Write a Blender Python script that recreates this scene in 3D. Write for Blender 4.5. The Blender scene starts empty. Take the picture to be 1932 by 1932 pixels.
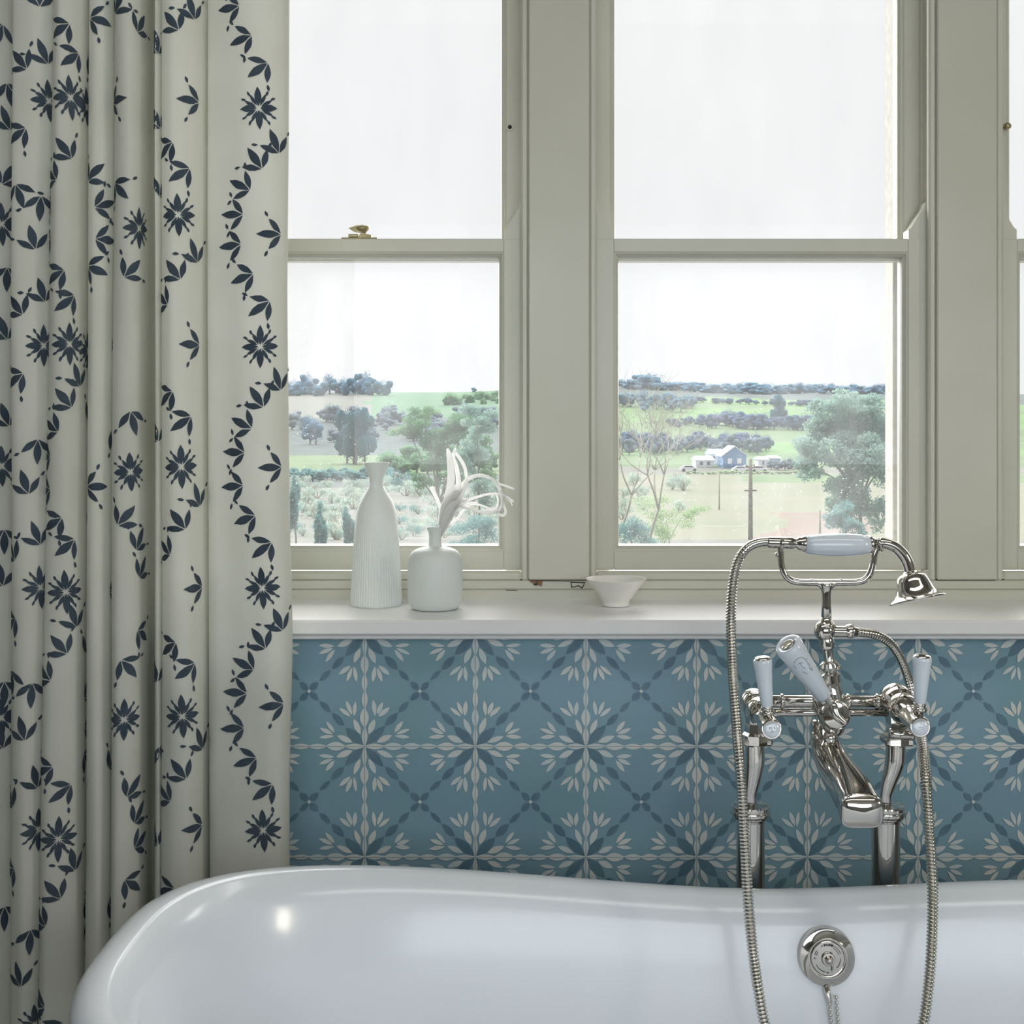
import bpy, math, random
from mathutils import Vector, Matrix
random.seed(7)
sc = bpy.context.scene
col = sc.collection

# ------------------------------------------------------------------ camera, sky, sun, lights, exposure
F, VX, VY, EYE = 2400.0, 1000.0, 800.0, 1.3
cam = bpy.data.cameras.new('camera'); camo = bpy.data.objects.new('camera', cam); col.objects.link(camo)
camo.location = (0, 0, EYE); camo.rotation_euler = (math.pi/2, 0, 0)
cam.sensor_width = 36; cam.lens = 36*F/1932
cam.shift_x = (966-VX)/1932; cam.shift_y = -(966-VY)/1932
cam.clip_start = .05; cam.clip_end = 3000
sc.camera = camo

w = bpy.data.worlds.new('sky'); sc.world = w; w.use_nodes = True
wn = w.node_tree; bg = wn.nodes['Background']
tc = wn.nodes.new('ShaderNodeTexCoord'); nz = wn.nodes.new('ShaderNodeTexNoise'); nz.inputs['Scale'].default_value = 1.6
rp = wn.nodes.new('ShaderNodeValToRGB')
rp.color_ramp.elements[0].position = .3; rp.color_ramp.elements[0].color = (.93, .93, .95, 1)
rp.color_ramp.elements[1].position = .7; rp.color_ramp.elements[1].color = (.98, .98, .98, 1)
wn.links.new(tc.outputs['Generated'], nz.inputs['Vector']); wn.links.new(nz.outputs['Fac'], rp.inputs['Fac'])
wn.links.new(rp.outputs['Color'], bg.inputs['Color']); bg.inputs['Strength'].default_value = .80

def sun(name, rot, e, ang, c):
    l = bpy.data.lights.new(name, 'SUN'); l.energy = e; l.angle = math.radians(ang); l.color = c
    o = bpy.data.objects.new(name, l); o.rotation_euler = [math.radians(a) for a in rot]; col.objects.link(o)
def area(name, loc, rot, sx, sy, e, c):
    l = bpy.data.lights.new(name, 'AREA'); l.shape = 'RECTANGLE'; l.size = sx; l.size_y = sy; l.energy = e; l.color = c
    o = bpy.data.objects.new(name, l); o.location = loc; o.rotation_euler = [math.radians(a) for a in rot]; col.objects.link(o)
sun('hazy_sun', (-52, 0, 6), 12, 115, (1, .98, .95))
area('opposite_fill', (.52, -1.95, 1.75), (90, 0, 0), 3.16, 1.35, 38, (.88, .95, 1))  # added broad fill behind the camera, standing in for daylight across the room
area('ceiling_fill', (.3, 1.15, 2.66), (0, 0, 0), 2.6, .45, 9, (1, .97, .92))  # added fill from above for a top-to-bottom falloff; no lamp is modelled
area('right_warm_fill', (2.14, .9, 1.45), (90, 0, 90), .3, .4, 6.5, (1, .90, .74))  # added warm fill that brightens the right-hand posts; no lamp is modelled
sc.view_settings.view_transform = 'Standard'; sc.view_settings.look = 'None'
sc.view_settings.gamma = 1; sc.view_settings.use_curve_mapping = False; sc.view_settings.exposure = .2
sc.cycles.transparent_max_bounces = 24; sc.cycles.max_bounces = 8; sc.cycles.sample_clamp_indirect = 6
sc.cycles.caustics_reflective = False; sc.cycles.caustics_refractive = False

# ------------------------------------------------------------------ helpers
def P(px, py, Y):
    "world point at distance Y seen at (px, py) of the photograph"
    return Vector(((px-VX)*Y/F, Y, EYE-(py-VY)*Y/F))

def lin(c):
    return tuple((v/255/12.92 if v/255 <= .04045 else ((v/255+.055)/1.055)**2.4) for v in c)+(1,)

def mat(name, c, rough=.5, metal=0., c2=None, scale=20, bump=0., coat=0., trans=0., spec=.5, detail=3, stretch=None):
    m = bpy.data.materials.new(name); m.use_nodes = True; nt = m.node_tree; b = nt.nodes['Principled BSDF']
    b.inputs['Roughness'].default_value = rough; b.inputs['Metallic'].default_value = metal
    b.inputs['Coat Weight'].default_value = coat; b.inputs['Specular IOR Level'].default_value = spec
    b.inputs['Coat Roughness'].default_value = .04
    t = nt.nodes.new('ShaderNodeTexCoord'); n = nt.nodes.new('ShaderNodeTexNoise'); n.inputs['Scale'].default_value = scale
    n.inputs['Detail'].default_value = detail
    if stretch:
        mp = nt.nodes.new('ShaderNodeMapping'); mp.inputs['Scale'].default_value = stretch
        nt.links.new(t.outputs['Object'], mp.inputs['Vector']); nt.links.new(mp.outputs['Vector'], n.inputs['Vector'])
    else: nt.links.new(t.outputs['Object'], n.inputs['Vector'])
    r = nt.nodes.new('ShaderNodeValToRGB'); r.color_ramp.elements[0].position = .35; r.color_ramp.elements[1].position = .65
    c2 = c2 or tuple(min(255, v*1.04) for v in c)
    r.color_ramp.elements[0].color = lin(c); r.color_ramp.elements[1].color = lin(c2)
    nt.links.new(n.outputs['Fac'], r.inputs['Fac']); nt.links.new(r.outputs['Color'], b.inputs['Base Color'])
    if bump:
        bp = nt.nodes.new('ShaderNodeBump'); bp.inputs['Strength'].default_value = bump; bp.inputs['Distance'].default_value = .01
        nt.links.new(n.outputs['Fac'], bp.inputs['Height']); nt.links.new(bp.outputs['Normal'], b.inputs['Normal'])
    if trans:
        tl = nt.nodes.new('ShaderNodeBsdfTranslucent'); mx = nt.nodes.new('ShaderNodeMixShader'); mx.inputs['Fac'].default_value = trans
        nt.links.new(r.outputs['Color'], tl.inputs['Color']); nt.links.new(b.outputs['BSDF'], mx.inputs[1]); nt.links.new(tl.outputs['BSDF'], mx.inputs[2])
        nt.links.new(mx.outputs['Shader'], nt.nodes['Material Output'].inputs['Surface'])
    return m

class MB:
    def __init__(s): s.v = []; s.f = []; s.m = []; s.sm = []
    def add(s, vs, fs, mi=0, smooth=True):
        o = len(s.v); s.v += [tuple(v) for v in vs]
        for f in fs: s.f.append(tuple(i+o for i in f)); s.m.append(mi); s.sm.append(smooth)
    def box(s, x0, x1, y0, y1, z0, z1, mi=0, bev=0.):
        if bev:
            b = min(bev, (x1-x0)/2.2, (y1-y0)/2.2, (z1-z0)/2.2); vs = []; idx = {}
            xs = ((x0, x1), (y0, y1), (z0, z1))
            for i in (0, 1):
                for j in (0, 1):
                    for k in (0, 1):
                        c = [xs[0][i], xs[1][j], xs[2][k]]; sg = [1 if q == 0 else -1 for q in (i, j, k)]
                        for ax in range(3):
                            p = list(c)
                            for a2 in range(3):
                                if a2 != ax: p[a2] += sg[a2]*b
                            idx[(i, j, k, ax)] = len(vs); vs.append(p)
            fs = []
            for ax in range(3):
                o1, o2 = [a for a in range(3) if a != ax]
                for e in (0, 1):
                    q = []
                    for (u, v_) in ((0, 0), (1, 0), (1, 1), (0, 1)):
                        c = [0, 0, 0]; c[ax] = e; c[o1] = u; c[o2] = v_; q.append(idx[tuple(c)+(ax,)])
                    fs.append(q)
                for u in (0, 1):
                    for v_ in (0, 1):
                        c0 = [0, 0, 0]; c1 = [0, 0, 0]; c0[o1] = c1[o1] = u; c0[o2] = c1[o2] = v_; c1[ax] = 1
                        fs.append([idx[tuple(c0)+(o1,)], idx[tuple(c1)+(o1,)], idx[tuple(c1)+(o2,)], idx[tuple(c0)+(o2,)]])
            for i in (0, 1):
                for j in (0, 1):
                    for k in (0, 1): fs.append([idx[(i, j, k, a)] for a in range(3)])
            cc = Vector(((x0+x1)/2, (y0+y1)/2, (z0+z1)/2)); out = []
            for f in fs:
                a, b_, c_ = (Vector(vs[f[0]]), Vector(vs[f[1]]), Vector(vs[f[2]]))
                n = (b_-a).cross(c_-a)
                out.append(f if n.dot(a-cc) > 0 else f[::-1])
            s.add(vs, out, mi, False); return
        vs = [(x0, y0, z0), (x1, y0, z0), (x1, y1, z0), (x0, y1, z0), (x0, y0, z1), (x1, y0, z1), (x1, y1, z1), (x0, y1, z1)]
        s.add(vs, [(3, 2, 1, 0), (4, 5, 6, 7), (0, 1, 5, 4), (1, 2, 6, 5), (2, 3, 7, 6), (3, 0, 4, 7)], mi, False)
    def rings(s, rings, mi=0, cap=(True, True), smooth=True, loop=False):
        n = len(rings[0]); vs = [p for r in rings for p in r]; fs = []
        R = len(rings)
        for i in range(R if loop else R-1):
            for j in range(n):
                a = i*n+j; b = i*n+(j+1) % n; i2 = (i+1) % R
                fs.append((a, b, i2*n+(j+1) % n, i2*n+j))
        if cap[0] and not loop: fs.append(tuple(range(n))[::-1])
        if cap[1] and not loop: fs.append(tuple((R-1)*n+j for j in range(n)))
        s.add(vs, fs, mi, smooth)
    def lathe(s, o, d, prof, n=32, mi=0, cap=(True, True), mod=None, smooth=True):
        "prof: (radius, height along d)"
        d = Vector(d).normalized(); o = Vector(o)
        u = d.orthogonal().normalized() if abs(d.z) < .999 else Vector((1, 0, 0)); v = d.cross(u)
        rs = []
        for (r, h) in prof:
            ring = []
            for j in range(n):
                a = 2*math.pi*j/n; rr = r if mod is None else mod(r, h, a)
                ring.append(o+d*h+(u*math.cos(a)+v*math.sin(a))*max(rr, 1e-5))
            rs.append(ring)
        s.rings(rs, mi, cap, smooth)
    def ball(s, c, r, n=20, mi=0, sc3=(1, 1, 1), d=(0, 0, 1)):
        prof = [(r*math.sin(math.pi*k/(n//2)), -r*math.cos(math.pi*k/(n//2))) for k in range(n//2+1)]
        if sc3 != (1, 1, 1):
            c = Vector(c); rs = []
            for (rr, h) in prof:
                rs.append([c+Vector((math.cos(2*math.pi*j/n)*max(rr, 1e-5)*sc3[0], math.sin(2*math.pi*j/n)*max(rr, 1e-5)*sc3[1], h*sc3[2])) for j in range(n)])
            s.rings(rs, mi)
        else: s.lathe(c, d, prof, n, mi)
    def sweep(s, pts, rad, n=14, mi=0, cap=(True, True), flat=None, sm=6, smooth=True):
        pts, rad = spline(pts, rad, sm) if sm else ([Vector(p) for p in pts], list(rad) if hasattr(rad, '__len__') else [rad]*len(pts))
        rs = []; up = None
        for i, p in enumerate(pts):
            t = (pts[min(i+1, len(pts)-1)]-pts[max(i-1, 0)]).normalized()
            if up is None: up = (Vector((0, 1, 0)) if abs(t.y) < .9 else Vector((1, 0, 0)))
            side = t.cross(up).normalized(); up = side.cross(t).normalized()
            k = 1 if flat is None else flat
            rs.append([p+side*math.cos(2*math.pi*j/n)*rad[i]+up*math.sin(2*math.pi*j/n)*rad[i]*k for j in range(n)])
        s.rings(rs, mi, cap, smooth)
    def prism(s, poly, y0, y1, mi=0):
        "polygon in XZ extruded along Y"
        n = len(poly); ar = sum(poly[i][0]*poly[(i+1) % n][1]-poly[(i+1) % n][0]*poly[i][1] for i in range(n))
        if ar < 0: poly = poly[::-1]
        vs = [(x, y0, z) for x, z in poly]+[(x, y1, z) for x, z in poly]
        fs = [tuple(range(n)), tuple(range(2*n-1, n-1, -1))]+[(i, i+n, (i+1) % n+n, (i+1) % n) for i in range(n)]
        s.add(vs, fs, mi, False)
    def build(s, name, mats, parent=None):
        if not isinstance(mats, (list, tuple)): mats = [mats]
        L = ROOT.get(parent.name, Vector((0, 0, 0))) if parent else Vector((0, 0, 0))
        me = bpy.data.meshes.new(name)
        me.from_pydata([(v[0]-L.x, v[1]-L.y, v[2]-L.z) for v in s.v], [], s.f)
        for m in mats: me.materials.append(m)
        me.polygons.foreach_set('material_index', s.m); me.polygons.foreach_set('use_smooth', s.sm); me.update()
        o = bpy.data.objects.new(name, me); col.objects.link(o)
        if parent: o.parent = parent; ROOT[o.name] = L
        return o
ROOT = {}
def spline(pts, rad, k=6):
    pts = [Vector(p) for p in pts]
    rad = list(rad) if hasattr(rad, '__len__') else [rad]*len(pts)
    P0 = [pts[0]*2-pts[1]]+pts+[pts[-1]*2-pts[-2]]; R0 = [rad[0]]+rad+[rad[-1]]; o = []; r = []
    for i in range(1, len(P0)-2):
        for q in range(k):
            t = q/k; a, b, c, d = P0[i-1:i+3]
            o.append(.5*((2*b)+(c-a)*t+(2*a-5*b+4*c-d)*t*t+(3*b-a-3*c+d)*t**3))
            r.append(R0[i]*(1-t)+R0[i+1]*t)
    o.append(pts[-1]); r.append(rad[-1]); return o, r
def tag(o, label=None, cat=None, group=None, kind=None):
    if label: o['label'] = label
    if cat: o['category'] = cat
    if group: o['group'] = group
    if kind: o['kind'] = kind
    return o
def empty(name, loc=(0, 0, 0), **k):
    o = bpy.data.objects.new(name, None); o.location = loc; o.empty_display_size = .05; col.objects.link(o); ROOT[o.name] = Vector(loc)
    return tag(o, **k)
def sharp(o, ang=35):
    me = o.data
    try: me.set_sharp_from_angle(angle=math.radians(ang))
    except Exception: pass
    return o
def copy_tree(o, parent=None):
    c = o.copy(); col.objects.link(c); c.parent = parent
    for ch in list(o.children): copy_tree(ch, c)
    return c

# ------------------------------------------------------------------ materials
M_frame = mat('cream_gloss_paint', (203, 203, 188), .32, c2=(211, 210, 197), scale=3, bump=.03)
M_putty = mat('white_putty', (186, 184, 178), .7, c2=(172, 169, 162), scale=60)
M_sill = mat('white_sill_paint', (238, 238, 238), .28, c2=(243, 243, 243), scale=4)
M_wall = mat('off_white_wall', (158, 160, 158), .8, c2=(164, 166, 164), scale=5)
M_ceil = mat('ceiling_paint', (160, 158, 148), .9, scale=3)
M_floor = mat('oak_floor', (84, 66, 50), .45, c2=(100, 80, 60), scale=6, stretch=(1, 8, 1))
M_tile = mat('teal_tile_glaze', (130, 167, 179), .34, c2=(134, 168, 186), scale=5, detail=5)
M_leafd = mat('dark_leaf_glaze', (92, 124, 142), .36, c2=(104, 136, 152), scale=25)
M_leafl = mat('pale_leaf_glaze', (206, 218, 220), .36, c2=(220, 222, 216), scale=25)
M_grout = mat('grout', (150, 164, 170), .8)
M_cloth = mat('curtain_linen', (216, 217, 206), .9, c2=(222, 223, 214), scale=7, trans=.14, spec=.2)
M_print = mat('curtain_ink', (66, 78, 90), .9, c2=(78, 90, 102), scale=30, trans=.1, spec=.2)
M_tub = mat('white_enamel', (226, 231, 238), .2, c2=(229, 234, 240), scale=2, coat=.35)
M_tub.node_tree.nodes['Principled BSDF'].inputs['Coat Roughness'].default_value = .10
M_chrome = mat('polished_nickel', (206, 202, 196), .07, 1.0, c2=(212, 208, 202), scale=6)
M_hose = mat('hose_metal', (205, 203, 196), .16, 1.0, scale=9)
M_dark = mat('dark_gap', (52, 50, 46), .6)
M_porc = mat('blue_white_porcelain', (222, 232, 242), .08, c2=(218, 228, 238), scale=5, coat=.5)
M_ceram = mat('matt_white_ceramic', (223, 228, 226), .5, c2=(228, 232, 230), scale=12)
M_bowl = mat('bowl_ceramic', (232, 230, 224), .3, scale=8)
M_dry = mat('bleached_plant', (246, 246, 243), .9, c2=(250, 250, 248), scale=60, trans=.35)
for _n in M_dry.node_tree.nodes:
    if _n.type == 'BSDF_PRINCIPLED': _n.inputs['Subsurface Weight'].default_value = 1; _n.inputs['Subsurface Radius'].default_value = (1, 1, 1); _n.inputs['Subsurface Scale'].default_value = .006
M_brass = mat('aged_brass', (150, 140, 105), .4, .7, c2=(175, 165, 130), scale=40)
M_rust = mat('exposed_wood', (160, 120, 92), .8, c2=(120, 92, 70), scale=80)
M_ink = mat('grey_ink', (95, 105, 118), .4)

def glass_mat(name, dirt_haze, speck, ior=1.3):
    m = bpy.data.materials.new(name); m.use_nodes = True; nt = m.node_tree; N = nt.nodes.new; L = nt.links.new
    nt.nodes.remove(nt.nodes['Principled BSDF']); out = nt.nodes['Material Output']
    tr = N('ShaderNodeBsdfTransparent'); tr.inputs['Color'].default_value = (.985, .99, .99, 1)
    gl = N('ShaderNodeBsdfGlossy'); gl.inputs['Roughness'].default_value = 0
    fr = N('ShaderNodeFresnel'); fr.inputs['IOR'].default_value = ior
    m1 = N('ShaderNodeMixShader'); L(fr.outputs['Fac'], m1.inputs['Fac']); L(tr.outputs['BSDF'], m1.inputs[1]); L(gl.outputs['BSDF'], m1.inputs[2])
    tl = N('ShaderNodeBsdfTranslucent'); tl.inputs['Color'].default_value = (.93, .96, .98, 1)
    t = N('ShaderNodeTexCoord'); n1 = N('ShaderNodeTexNoise'); n1.inputs['Scale'].default_value = 7; n1.inputs['Detail'].default_value = 6
    mp = N('ShaderNodeMapping'); mp.inputs['Scale'].default_value = (1.6, 1, .5); L(t.outputs['Object'], mp.inputs['Vector']); L(mp.outputs['Vector'], n1.inputs['Vector'])
    r1 = N('ShaderNodeMapRange'); r1.inputs['From Min'].default_value = .35; r1.inputs['From Max'].default_value = .8
    r1.inputs['To Min'].default_value = dirt_haze*.5; r1.inputs['To Max'].default_value = dirt_haze*1.9; L(n1.outputs['Fac'], r1.inputs['Value'])
    vo = N('ShaderNodeTexVoronoi'); vo.inputs['Scale'].default_value = 85; L(t.outputs['Object'], vo.inputs['Vector'])
    lt = N('ShaderNodeMapRange'); lt.inputs['From Min'].default_value = .03; lt.inputs['From Max'].default_value = .12; lt.inputs['To Min'].default_value = 1; lt.inputs['To Max'].default_value = 0
    L(vo.outputs['Distance'], lt.inputs['Value'])
    n2 = N('ShaderNodeTexNoise'); n2.inputs['Scale'].default_value = 14; L(t.outputs['Object'], n2.inputs['Vector'])
    r2 = N('ShaderNodeMapRange'); r2.inputs['From Min'].default_value = .5; r2.inputs['From Max'].default_value = .68; L(n2.outputs['Fac'], r2.inputs['Value'])
    mu = N('ShaderNodeMath'); mu.operation = 'MULTIPLY'; L(lt.outputs['Result'], mu.inputs[0]); L(r2.outputs['Result'], mu.inputs[1])
    m2_ = N('ShaderNodeMath'); m2_.operation = 'MULTIPLY_ADD'; L(mu.outputs[0], m2_.inputs[0]); m2_.inputs[1].default_value = speck; L(r1.outputs['Result'], m2_.inputs[2]); m2_.use_clamp = True
    mx = N('ShaderNodeMixShader'); L(m2_.outputs[0], mx.inputs['Fac']); L(m1.outputs['Shader'], mx.inputs[1]); L(tl.outputs['BSDF'], mx.inputs[2])
    L(mx.outputs['Shader'], out.inputs['Surface']); return m
M_glass = glass_mat('old_dusty_glass', .042, .9)  # specks are dust; the overall veil also stands in for outdoor haze
M_glass2 = glass_mat('cleaner_glass', .012, .05, 1.14)

# ------------------------------------------------------------------ room shell
YW, YF = 2.30, 2.52          # tiled wall plane, window frame plane
ZS = EYE-.347                # top of the sill
b = MB(); b.box(-2.3, 2.3, -2.1, 2.9, -.12, 0); tag(b.build('floor', M_floor), kind='structure')
b = MB(); b.box(-2.3, 2.3, -2.1, 2.9, 2.7, 2.8); tag(b.build('ceiling', M_ceil), kind='structure')
b = MB(); b.box(-2.3, 2.3, -2.1, -2.0, 0, 2.7); tag(b.build('wall_back', M_wall), kind='structure')
b = MB(); b.box(-2.3, -2.2, -2.0, 2.30, 0, 2.7); tag(b.build('wall_left', M_wall), kind='structure')
b = MB(); b.box(2.2, 2.3, -2.0, 2.30, 0, 2.7); tag(b.build('wall_right', M_wall), kind='structure')
b = MB()
b.box(-2.3, 2.3, YW+.008, 2.75, 0, ZS-.04)
b.box(-2.3, -.80, YW, 2.75, ZS-.04, 2.7); b.box(1.72, 2.3, YW, 2.75, ZS-.04, 2.7)
b.box(-.80, 1.72, YW, 2.75, 2.45, 2.7)
wf = tag(b.build('wall_front', M_wall), kind='structure')

# tiles: flat glaze, grout lines and inlaid leaf figures in one skin
T = .2; X0 = (688-VX)*YW/F; Z0 = EYE-(1408-VY)*YW/F
tm = MB()
xa, xb, za, zb = -1.1, 2.1, .1, ZS-.041
import itertools
def clipz(z): return min(max(z, za), zb)
tm.add([(xa, YW, za), (xb, YW, za), (xb, YW, zb), (xa, YW, zb)], [(0, 1, 2, 3)], 0, False)
def petal2(mb, x, z, ang, L, W, y, mi, n=8, skew=0.):
    ca, sa = math.cos(ang), math.sin(ang); vs = []
    for k in range(n+1):
        s = k/n; wv = W*math.sin(math.pi*min(1, s))**.85*(1+skew*(s-.5))
        for q in (-1, 1):
            a, c = s*L, q*wv/2
            X, Z = x+ca*a-sa*c, z+sa*a+ca*c
            if Z > zb or Z < za: Z = clipz(Z)
            vs.append((X, y, Z))
    fs = [(2*k, 2*k+1, 2*k+3, 2*k+2) for k in range(n)]
    # face toward -Y
    fs2 = []
    for f in fs:
        a, b_, c = [Vector(vs[i]) for i in f[:3]]
        nn = (b_-a).cross(c-a)
        if nn.length < 1e-12: nn = (c-b_).cross(Vector(vs[f[3]])-b_)
        fs2.append(f if nn.y < 0 else f[::-1])
    pk[0] += 1; dy = (pk[0]*37 % 97)*3e-6
    mb.add([(v[0], v[1]-dy, v[2]) for v in vs], fs2, mi, False)
pk = [0]
rnd = random.Random(3)
def J(a): return rnd.uniform(-a, a)
for i in range(-5, 13):
    x = X0+i*T
    tm.add([(x-.0018, YW-.0006, za), (x+.0018, YW-.0006, za), (x+.0018, YW-.0006, zb), (x-.0018, YW-.0006, zb)], [(0, 1, 2, 3)], 2, False)
    tm.add([(x-.0006, YW-.0017, za), (x+.0006, YW-.0017, za), (x+.0006, YW-.0017, zb), (x-.0006, YW-.0017, zb)], [(0, 1, 2, 3)], 3, False)
for j in range(-4, 3):
    z = Z0+j*T
    if za < z < zb:
        tm.add([(xa, YW-.00065, z-.0018), (xb, YW-.00065, z-.0018), (xb, YW-.00065, z+.0018), (xa, YW-.00065, z+.0018)], [(0, 1, 2, 3)], 2, False)
        tm.add([(xa, YW-.00175, z-.0006), (xb, YW-.00175, z-.0006), (xb, YW-.00175, z+.0006), (xa, YW-.00175, z+.0006)], [(0, 1, 2, 3)], 3, False)
for i in range(-5, 13):
    for j in range(-3, 2):
        cx, cz = X0+i*T, Z0+j*T
        y1, y2 = YW-.001, YW-.0014
        # beaded ribbons along the joints
        lens = [(.0, .036, .0095), (.034, .036, .0150), (.068, .034, .0105)]
        for dx, dz in ((1, 0), (-1, 0), (0, 1), (0, -1)):
            for (s0, ln, wd) in lens[:3]:
                petal2(tm, cx+dx*s0, cz+dz*s0, math.atan2(dz, dx)+J(.02), ln, wd*(1+J(.15)), y1, 2)
        for sx in (1, -1):
            for sz in (1, -1):
                def pet(x, z, dx, dz, L, W, mi, y=y1): petal2(tm, cx+sx*x, cz+sz*z, math.atan2(sz*dz, sx*dx)+J(.05), L*(1+J(.06)), W*(1+J(.12)), y, mi)
                pet(.0025, .0025, 1, 1, .047, .0165, 1)              # big dark leaf
                pet(.037, .037, 1, 1, .033, .0125, 1); pet(.0615, .0615, 1, 1, .028, .0095, 1); pet(.0835, .0835, 1, 1, .021, .011, 1, y2)
                for (x, z, dx, dz, L, W) in ((.022, .0075, 1, .42, .031, .0105), (.055, .019, 1, -.12, .028, .0075), (.057, .0225, 1, .40, .027, .0075), (.054, .025, .72, .9, .027, .0078)):
                    pet(x, z, dx, dz, L, W, 2); pet(z, x, dz, dx, L, W, 2)
        # pale dot in the middle of the four dark tips
        ox, oz = cx+T/2, cz+T/2
        if oz < zb-.004:
            tm.add([(ox+.0032*math.cos(a*math.pi/4), YW-.0018, oz+.0032*math.sin(a*math.pi/4)) for a in range(8)], [tuple(range(8))], 2, False)
tm.build('tile_panel', [M_tile, M_leafd, M_leafl, M_grout], wf)

# sill with rounded nose, and the moulding below it
b = MB()
b.box(-.80, 1.72, 2.25, 2.60, ZS-.028, ZS, 0, .004)
b.box(-.80, 1.72, 2.262, 2.31, ZS-.036, ZS-.028, 0, .002)
tag(b.build('trim_1', M_sill), 'white painted window sill board above the teal tiles', kind='structure')

# ------------------------------------------------------------------ window wall: mullions, boards, three sash windows
ZB, ZT = EYE-(1098-VY)*YF/F, 2.42     # bottom of the frame opening, head
OP = [(-.692, -.003), (.118, .807), (.926, 1.615)]
def zf(py, Y): return EYE-(py-VY)*Y/F
trimn = [1]
def trim(b, label, mats=None):
    trimn[0] += 1
    return tag(b.build('trim_%d' % trimn[0], mats or M_frame), label, kind='structure')
for (x0, x1, lab) in ((-.80, -.692, 'painted window post behind the curtain'), (-.003, .118, 'wide cream post between left and middle windows'), (.807, .926, 'wide cream post between middle and right windows'), (1.615, 1.72, 'cream post right of the right window')):
    b = MB(); b.box(x0, x1, YF, 2.68, ZB+.004, ZT, 0, .0025)
    trim(b, lab)
b = MB()
b.box(-.80, 1.72, YF+.0, 2.70, ZS-.01, zf(1113, YF), 0, .002)
b.box(-.80, 1.72, YF+.004, 2.70, zf(1113, YF), ZB+.002, 0, .002)
# flaked paint at the foot of the first post
def fleck(pts, mi, y): b.add([(P(px, py, y).x, y, P(px, py, y).z) for px, py in pts], [tuple(range(len(pts)))[::-1]], mi, False)
fleck([(1000, 1094.5), (1024, 1096), (1022, 1106), (1010, 1103), (1000, 1098)], 1, YF+.0025)
fleck([(1008, 1101), (1015, 1099), (1013, 1105), (1006, 1104)], 2, YF+.002)
fleck([(1076, 1098), (1104, 1099), (1099, 1111), (1092, 1106), (1078, 1109)], 2, YF+.0025)
fleck([(1078, 1100), (1102, 1100.5), (1098, 1108), (1092, 1104), (1080, 1107)], 0, YF+.0022)
fleck([(998, 1094.2), (1106, 1098.4), (1106, 1099.0), (998, 1095.2)], 2, YF+.0018)
fleck([(955, 1113.2), (976, 1113.5), (976, 1114.8), (955, 1114.4)], 2, YF-.0006)
trim(b, 'cream bottom board under the windows with flaking paint', [M_frame, M_rust, M_dark, M_putty])
b = MB(); b.box(-.80, 1.72, YF, 2.70, ZT, ZT+.06, 0, .003); trim(b, 'cream head board above the windows')

def sash(mb, x0, x1, z0, z1, y0, y1, st, rb, rt, cham=.010, mi=0):
    "frame ring: stiles, rails, chamfer towards the glass on the room side"
    X0_, X1_, Z0_, Z1_ = x0+st, x1-st, z0+rb, z1-rt
    mb.box(x0, X0_, y0, y1, z0, z1, mi, .0015); mb.box(X1_, x1, y0, y1, z0, z1, mi, .0015)
    mb.box(X0_, X1_, y0, y1, z0, Z0_, mi, .0012); mb.box(X0_, X1_, y0, y1, Z1_, z1, mi, .0012)
    # moulded step and chamfer
    prof = [(0, .0015), (.0035, .0035), (.0035, .006), (.009, .012), (.0105, .019), (.0105, y1-y0)]
    outer = [(X0_, Z0_), (X1_, Z0_), (X1_, Z1_), (X0_, Z1_)]
    loops = []
    for (ins, dy) in prof:
        loops.append([(X0_+ins, y0+dy, Z0_+ins), (X1_-ins, y0+dy, Z0_+ins), (X1_-ins, y0+dy, Z1_-ins), (X0_+ins, y0+dy, Z1_-ins)])
    vs = [v for l in loops for v in l]; fs = []
    for k in range(len(prof)-1):
        for q in range(4): fs.append((k*4+(q+1) % 4, k*4+q, (k+1)*4+q, (k+1)*4+(q+1) % 4)[::-1])
    mb.add(vs, fs, mi, False)
    return X0_+.0105, X1_-.0105, Z0_+.0105, Z1_-.0105
ZM = zf(450, 2.545)
winlabels = ['left sash window partly behind the floral curtain', 'middle sash window behind the chrome shower handset', 'right sash window cut by the picture edge']
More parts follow.
